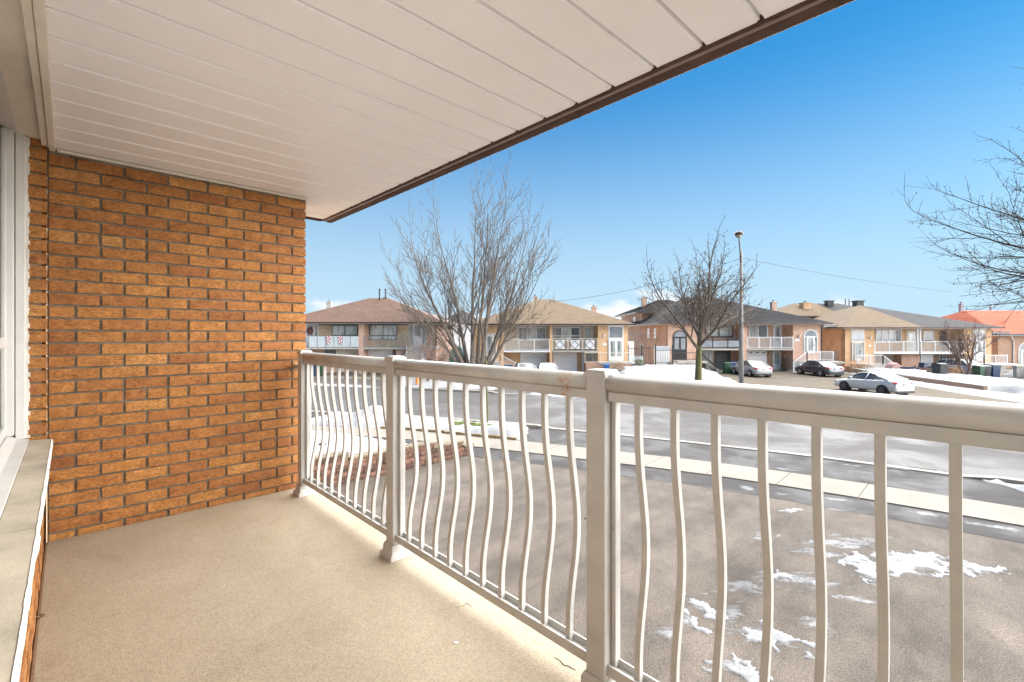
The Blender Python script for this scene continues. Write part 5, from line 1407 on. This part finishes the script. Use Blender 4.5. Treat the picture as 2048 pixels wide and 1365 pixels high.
            m.build('rim', MAT[rimmat], w_)
    m = MB(); m.box(-L/2-.022, -L/2+.05, -.16, .16, .70, .84); m.build('number_plate', MAT['plate'], t)
    m = MB(); m.box(-L/2+.0, -L/2+.2, -.70*k, .70*k, .20, .34); m.build('bumper_trim', MAT['trim_black'], t)
    return t
P_white = M('white_car_paint', (.30,.303,.307), .25, .02, 2, coat=.6)
P_silver = M('silver_car_paint', (.60,.603,.61), .28, .03, 2, metallic=.15, coat=.6)
P_grey = M('graphite_car_paint', (.075,.08,.095), .25, .03, 2, metallic=.5, coat=.6)
car('parked_car', 'silver two-door coupe parked low on the tan concrete drive', P_silver, (24.2, 31.3, .02), rad(103), 4.44, 1.75, 1.38, 'coupe', 'rim_dark')
car('parked_car', 'graphite saloon parked below the white-railed steps', P_grey, (29.35, 44.6, .02), rad(95), 4.6, 1.80, 1.42, 'sedan')
car('parked_car', 'white saloon with red tail lamps beside the concrete lamp pole', P_white, (22.75, 44.4, .02), rad(93), 4.6, 1.78, 1.46, 'sedan')
car('parked_car', 'white saloon before the right-hand white garage of the tan-roofed pair', P_white, (3.05, 40.8, .02), rad(91), 4.4, 1.72, 1.46, 'sedan')
car('parked_car', 'white saloon before the left-hand white garage, near the navy bin', P_white, (1.05, 40.9, .02), rad(98), 4.5, 1.75, 1.43, 'sedan')
car('parked_car', 'white hatchback half hidden by the small reddish tree', P_white, (42.2, 44.6, .02), rad(97), 4.4, 1.8, 1.58, 'hatch')

# ------------------------------------------------------------------ bins, markers, yard things
def bin_(label, mat, pos, rz=0, w=.58, d=.66, hh=1.05):
    t = thing('wheelie_bin', label, 'bin', pos, rz, None)
    m = MB(); a, b = .82, 1.0
    m.add([(-w/2*a,-d/2*a,.06), (w/2*a,-d/2*a,.06), (w/2*a,d/2*a,.06), (-w/2*a,d/2*a,.06), (-w/2,-d/2,hh), (w/2,-d/2,hh), (w/2,d/2,hh), (-w/2,d/2,hh)], [(3,2,1,0), (4,5,6,7), (0,1,5,4), (1,2,6,5), (2,3,7,6), (3,0,4,7)]); m.build('body', mat, t)
    m = MB(); m.prism([(-w/2-.02, -d/2-.04, hh+.01), (-w/2-.02, d/2+.05, hh+.01), (-w/2-.02, d/2+.03, hh+.08), (-w/2-.02, 0, hh+.11), (-w/2-.02, -d/2-.03, hh+.05)], (w+.04, 0, 0)); m.build('lid', mat, t)
    m = MB(); m.tube([(-w/2+.05, d/2+.09, hh-.02), (w/2-.05, d/2+.09, hh-.02)], .02, 6); m.build('handle', mat, t)
    for s in (-1, 1): m = MB(); m.tube([(s*w*.32, d/2*.75, .12), (s*w*.42, d/2*.75, .12)], .12, 10); m.build('wheel', MAT['tyre'], t)
    return t
def at(px, D, z=0): return ((px-CX)/F*D, D, z)
bin_('green wheelie bin before the dark garage door', MAT['bin_green'], at(1453, 46.6), .1)
bin_('navy wheelie bin between the green bin and the white saloon', MAT['bin_blue'], at(1464, 47.0), 0)
bin_('charcoal wheelie bin tucked behind the navy one by the dark garage', MAT['bin_dark'], at(1474, 47.6), 0)
bin_('navy bin beside the white porch steps of the tan-roofed pair', MAT['bin_blue'], at(1017, 43.6, .0), 0, .8, .66, 1.0)
bin_('charcoal bin standing in front of the white hatchback', MAT['bin_dark'], at(1880, 40.2, .4), .1, .8, .8, .95)
bin_('dark green bin nearest the small reddish tree', MAT['bin_green'], at(1957, 41.4, .02), .2)
bin_('charcoal bin between a green and a navy bin by the grey wall', MAT['bin_dark'], at(1969, 41.6, .02), .1, .62)
bin_('navy bin against the grey retaining wall', MAT['bin_blue'], at(1985, 42.0, .02), .1, .8, .75, 1.12)
bin_('bright blue recycling tub on the brick porch wall', M('bright_blue_plastic', (.03,.15,.42), .5), at(1213, 44.4, .55), 0, .5, .4, .45)
bin_('green bin on the tan drive of the stone-fronted house', MAT['bin_green'], at(643, 43.4, .02), 0)
bin_('navy bin on the tan drive of the stone-fronted house', MAT['bin_blue'], at(631, 43.2, .02), 0)
t = thing('marker_post', 'bright orange plastic marker post stuck in the far verge', 'marker', at(834.5, 35.3, .1))
m = MB(); m.tube([(0,0,-.05), (0,0,.05)], [.22, .18], 10); m.build('base', MAT['trim_black'], t)
m = MB(); m.tube([(0,0,.05), (0,0,.95)], [.13, .09], 10); m.build('post', MAT['orange_plastic'], t)
m = MB(); m.tube([(0,0,.55), (0,0,.70)], [.118, .110], 10); m.build('reflective_band', MAT['white'], t)
t = thing('covered_umbrella', 'teal tarpaulin over folded garden furniture between the houses', 'tarpaulin', at(913, 50, .2))
m = MB(); m.prism([(-.75,0,0), (.75,0,0), (.9,0,1.3), (.35,0,2.5), (-.45,0,2.4), (-.85,0,1.1)], (0, 1.3, 0)); m.build('cover', MAT['teal'], t, bevel=.15)
m = MB(); m.tube([(-.6,-.02,.2), (.8,-.02,.25)], .03, 5); m.build('tie_cord', MAT['white'], t)
# white urn on the lawn edge
t = thing('garden_urn', 'white garden urn at the edge of the snowy lawn by the stone steps', 'urn', at(843, 43.5, 1.15))
m = MB(); m.tube([(0,0,-.4), (0,0,0), (0,0,.08), (0,0,.16), (0,0,.34), (0,0,.46), (0,0,.5)], [.2,.18,.08,.1,.26,.3,.33], 12); m.build('bowl', MAT['white'], t, smooth=True)
m = MB(); 
for k in range(7): m.tube([(0,0,.42), (U(-.25,.25), U(-.2,.2), .75)], [.015,.005], 4)
m.build('dry_stems', MAT['leaf_brown'], t)
# black iron fence and the white shed behind it
D = 47.5
fx = lambda px: (px-CX)/F*D
fz = lambda py: CH-(py-HY)/F*D
fe = thing('iron_fence', 'black wrought-iron fence and gate between tan and slate roofed pairs', 'fence', (fx(1256), D, 0))
x0 = fx(1256)
def panel(a, b, t_, u):
    for zz in (fz(t_)-.12, fz(u)+.15): m = MB(); m.bar((fx(a)-x0, 0, zz), (fx(b)-x0, 0, zz), .04, .05); m.build('rail', MAT['black'], fe)
    n = int((fx(b)-fx(a))/.16); m = MB()
    for k in range(1, n): xx = fx(a)-x0+(fx(b)-fx(a))*k/n; m.tube([(xx,0,fz(u)+.03), (xx,0,fz(t_)), (xx,0,fz(t_)+.1)], [.016,.016,.002], 4)
    o = m.build('pickets', MAT['black'], fe); o['kind'] = 'stuff'
for a, b, t_, u in ((1256, 1283, 695, 727), (1283, 1311, 694, 730), (1311, 1345, 699, 729)): panel(a, b, t_, u)
for px in (1256, 1283, 1311, 1345): m = MB(); m.box(fx(px)-x0-.06, fx(px)-x0+.06, -.06, .06, 0, fz(692)); m.ball((fx(px)-x0, 0, fz(692)+.07), .08, .08, .08, 8, 5); m.build('post', MAT['black'], fe)
t = thing('garden_shed', 'low white garden shed behind the black iron fence', 'shed', ((1325-CX)/F*48.6, 48.6, 0))
m = MB(); m.box(-.75, .75, 0, .5, 0, 2.5); m.build('wall', MAT['white'], t)
for k in range(6): m = MB(); m.box(-.72, .72, -.02, -.002, .35+k*.36, .35+k*.36+.33); m.build('board', MAT['white'], t)
m = MB(); m.prism([(-.85,-.12,2.5), (-.85,.6,2.5), (-.85,.24,2.72)], (1.7,0,0)); m.build('roof', MAT['grey_metal'], t)
t = thing('picket_fence', 'short pale grey picket fence at the corner of the tan-roofed pair', 'fence', ((1258-CX)/F*46, 46, 0))
for zz in (.9, 1.55): m = MB(); m.box(0, 1.4, 0, .04, zz, zz+.06); m.build('rail', MAT['frosted'], t)
for k in range(9): m = MB(); m.prism([(k*.16,-.03,.6), (k*.16+.09,-.03,.6), (k*.16+.09,-.03,1.75), (k*.16+.045,-.03,1.83), (k*.16,-.03,1.75)], (0,.025,0)); m.build('picket', MAT['frosted'], t)
# shrubs
leafy('evergreen_shrub', 'small dull evergreen shrub at the edge of the broad snowy lawn', at(1278, 45.5, .55), .75, .9, 260, MAT['leaf_dull'], size=.16)
leafy('dry_shrub', 'dry brown shrub by the brick porch wall', at(1240, 42.5, .45), .7, .8, 220, MAT['leaf_brown'], size=.15)
leafy('brown_hedge', 'brown winter hedge below the white-railed porch of the two-tone roof', at(1722, 47.2, .3), 1.3, .6, 320, MAT['leaf_brown'], size=.16)
leafy('green_shrub', 'yellow-green shrub beside the steps of the stone-fronted house', at(862, 43.8, .7), .7, .9, 240, MAT['leaf_dull'], size=.16)
# low brick wall between the drives, grey wall beyond
lw = thing('garden_wall', 'long low brown brick wall running between snow strips', 'wall', (33.6, 41, 0))
pl = [(34.8-33.6, 6.5), (0, 0), (-1.0, -9.0)]
for (a, b) in zip(pl, pl[1:]):
    m = MB(); m.bar((a[0], a[1], .22), (b[0], b[1], .16), .22, .36); m.build('wall', MAT['brick_brown'], lw)
    m = MB(); m.bar((a[0], a[1], .50), (b[0], b[1], .37), .28, .05); m.build('coping', MAT['concrete'], lw)
gw = thing('concrete_wall', 'grey concrete retaining wall beside the wheelie bins', 'wall', (47.4, 40, 0))
m = MB(); m.box(-1.6, .0, 2.2, 2.5, 0, 1.0); m.box(-.3, 0, -14, 2.2, 0, .85); m.build('wall', MAT['concrete'], gw)
m = MB(); m.box(-1.65, .05, 2.15, 2.55, 1.0, 1.07); m.box(-.35, .05, -14, 2.15, .85, .92); m.build('coping', MAT['concrete'], gw)
# clutter in the fourth drive
MAT['tarp_pink'] = M('faded_pink_tarp', (.50,.30,.27), .7, .2, 3); MAT['crate_red'] = M('red_crate', (.32,.06,.035), .6, .15, 5); MAT['wood'] = M('cut_firewood', (.33,.20,.11), .9, .35, 9); MAT['card'] = M('cardboard', (.38,.27,.17), .85, .1, 3)
def crate(label, mat, pos, w, d, hh, rz=0):
    t = thing('crate', label, 'crate', pos, rz); m = MB(); m.box(-w/2,w/2,-d/2,d/2,0,.04); m.build('base', mat, t)
    for (a, b, c, e) in ((-w/2,w/2,-d/2,-d/2+.03), (-w/2,w/2,d/2-.03,d/2), (-w/2,-w/2+.03,-d/2+.03,d/2-.03), (w/2-.03,w/2,-d/2+.03,d/2-.03)):
        m = MB(); m.box(a,b,c,e,.04,hh); m.build('side', mat, t)
crate('red plastic crate in the cluttered drive', MAT['crate_red'], at(1851, 45.0, .02), 1.0, .7, .6, .2)
crate('cardboard-coloured box beside the charcoal bin', MAT['card'], at(1864, 41.5, .4), .6, .5, .45, .3)
crate('blue crate in the cluttered drive', MAT['bin_blue'], at(1819, 45.6, .02), 1.2, .8, .7, -.1)
crate('tall navy crate before the white garage', MAT['bin_blue'], at(1848, 47.8, .02), .6, .6, 1.0, .1)
crate('grey crate among dark sacks in the drive', MAT['concrete'], at(1806, 43.6, .02), .8, .6, .4, .15)
t = thing('tarpaulin_heap', 'faded pink tarpaulin heaped beside the white stair rail', 'tarpaulin', at(1797, 46.2, 0))
m = MB(); m.prism([(-.9,0,0), (1.3,0,0), (.7,0,.5), (-.1,0,1.15), (-.5,0,.95)], (0, 1.0, 0)); m.build('sheet', MAT['tarp_pink'], t, bevel=.12)
m = MB(); m.ball((1.0,.2,.12), .3, .3, .18, 8, 5); m.build('fold', MAT['tarp_pink'], t)
for k, (px, q, lab) in enumerate(((1829, 46.4, 'dark knotted sack between blue crate and white garage'), (1838, 45.8, 'dark knotted sack leaning by the red crate'), (1826, 44.9, 'dark knotted sack in front of the blue crate'))):
    t = thing('rubbish_sack', lab, 'sack', at(px, q, .02), k*1.1, 'sacks in the cluttered drive')
    m = MB(); m.ball((0,0,.3), .42, .38, .34, 10, 7); m.build('bag', MAT['bin_dark'], t, smooth=True)
    m = MB(); m.tube([(0,0,.58), (.03,0,.7), (.08,.02,.76)], [.09,.04,.1], 6); m.build('knot', MAT['bin_dark'], t)
t = thing('firewood_pile', 'stack of cut firewood at the foot of the small reddish tree', 'firewood', at(1912, 40.6, .42), 0)
for r_ in range(3):
    for k in range(6-r_):
        m = MB(); x = -.7+k*.24+r_*.12; m.tube([(x, -.25+U(-.05,.05), .1+r_*.2), (x+U(-.03,.03), .3, .1+r_*.2)], .11, 8); m.build('log', MAT['wood'], t)
# leaves and grit on the balcony floor
for (px, py, mt, lab, s) in ((81, 1233, 'leaf_brown', 'curled dead leaf on the balcony floor by the window wall', .022), (912, 1286, 'white', 'white chip of paint lying on the balcony floor', .010)):
    c = G(px, py, FZ+.001); m = MB()
    m.add([c+Vector(v)*s for v in ((-1,0,0), (-.3,.6,.25), (.6,.5,.1), (1,-.1,.35), (.3,-.7,.1), (-.5,-.6,.3), (0,0,.12))], [(0,1,6), (1,2,6), (2,3,6), (3,4,6), (4,5,6), (5,0,6)])
    tag(m.build('dead_leaf' if mt != 'white' else 'paint_chip', MAT[mt]), lab, 'leaf' if mt != 'white' else 'debris')

# hairline cracks and stains in the balcony concrete near the rail
MAT['crack'] = M('crack_shadow', (.03,.024,.018), .95, .2, 20)
def crack(pts, w):
    m = MB(); q = [H(a, b, FZ+.0012) for a, b in pts]
    for i, (p0, p1) in enumerate(zip(q, q[1:])):
        n = (p1-p0).cross(Vector((0,0,1))).normalized(); w0 = w*(.35+.65*math.sin(math.pi*(i+.2)/len(q))); w1 = w*(.35+.65*math.sin(math.pi*(i+1.2)/len(q)))
        m.add([p0-n*w0, p1-n*w1, p1+n*w1, p0+n*w0], [(0,1,2,3)])
    o = m.build('crack', MAT['crack'], None)
    o.parent = house; o.matrix_parent_inverse = house.matrix_basis.inverted()
def gab(px, py):
    p = G(px, py, FZ); return (p.dot(HU), p.dot(HV))
bpy.context.view_layer.update()
crack([gab(*p) for p in ((1108,1315), (1120,1322), (1127,1331), (1137,1333), (1143,1337), (1151,1341))], .0022)
crack([gab(*p) for p in ((911,1216), (922,1214), (929,1211), (934,1206), (938,1211), (945,1214))], .0014)
# Christmas things on the stone-fronted house: striped candy discs on the glass rail, a wreath on the door
MAT['candy_red'] = M('candy_red', (.42,.03,.03), .5, .05, 5)
MAT['wreath_red'] = M('burgundy_wreath', (.20,.035,.045), .9, .4, 12, .8, 30, .03)
for px, py, lab in ((656.5, 680, 'red and white striped candy ornament on the glass rail, nearer the wreathed door'), (680.5, 679.5, 'red and white striped candy ornament on the glass rail, nearer the brick party pier')):
    c = P(px, py, 45.88); t = thing('candy_ornament', lab, 'ornament', tuple(c))
    for zz, r_ in ((.15, .24), (-.24, .19)):
        for k in range(8):
            a0, a1 = k*math.pi/4+.2, (k+1)*math.pi/4+.2
            m = MB(); m.prism([(0, 0, zz), (r_*math.cos(a0), 0, zz+r_*math.sin(a0)), (r_*math.cos((a0+a1)/2), 0, zz+r_*math.sin((a0+a1)/2)), (r_*math.cos(a1), 0, zz+r_*math.sin(a1))], (0, .05, 0)); m.build('stripe', MAT['candy_red' if k % 2 else 'white'], t)
c = P(620, 662, 47.35); t = thing('door_wreath', 'round burgundy wreath hanging on the white door', 'wreath', tuple(c))
m = MB(); m.tube([(.25*math.cos(k*math.pi/8), .02*math.sin(k*3), .25*math.sin(k*math.pi/8)) for k in range(17)], .085, 7); m.build('ring', MAT['wreath_red'], t, smooth=True)
m = MB(); m.prism([(0,-.1,-.2), (-.14,-.1,-.12), (-.14,-.1,-.28)], (0,.04,0)); m.prism([(0,-.1,-.2), (.14,-.1,-.28), (.14,-.1,-.12)], (0,.04,0)); m.build('bow', MAT['candy_red'], t)
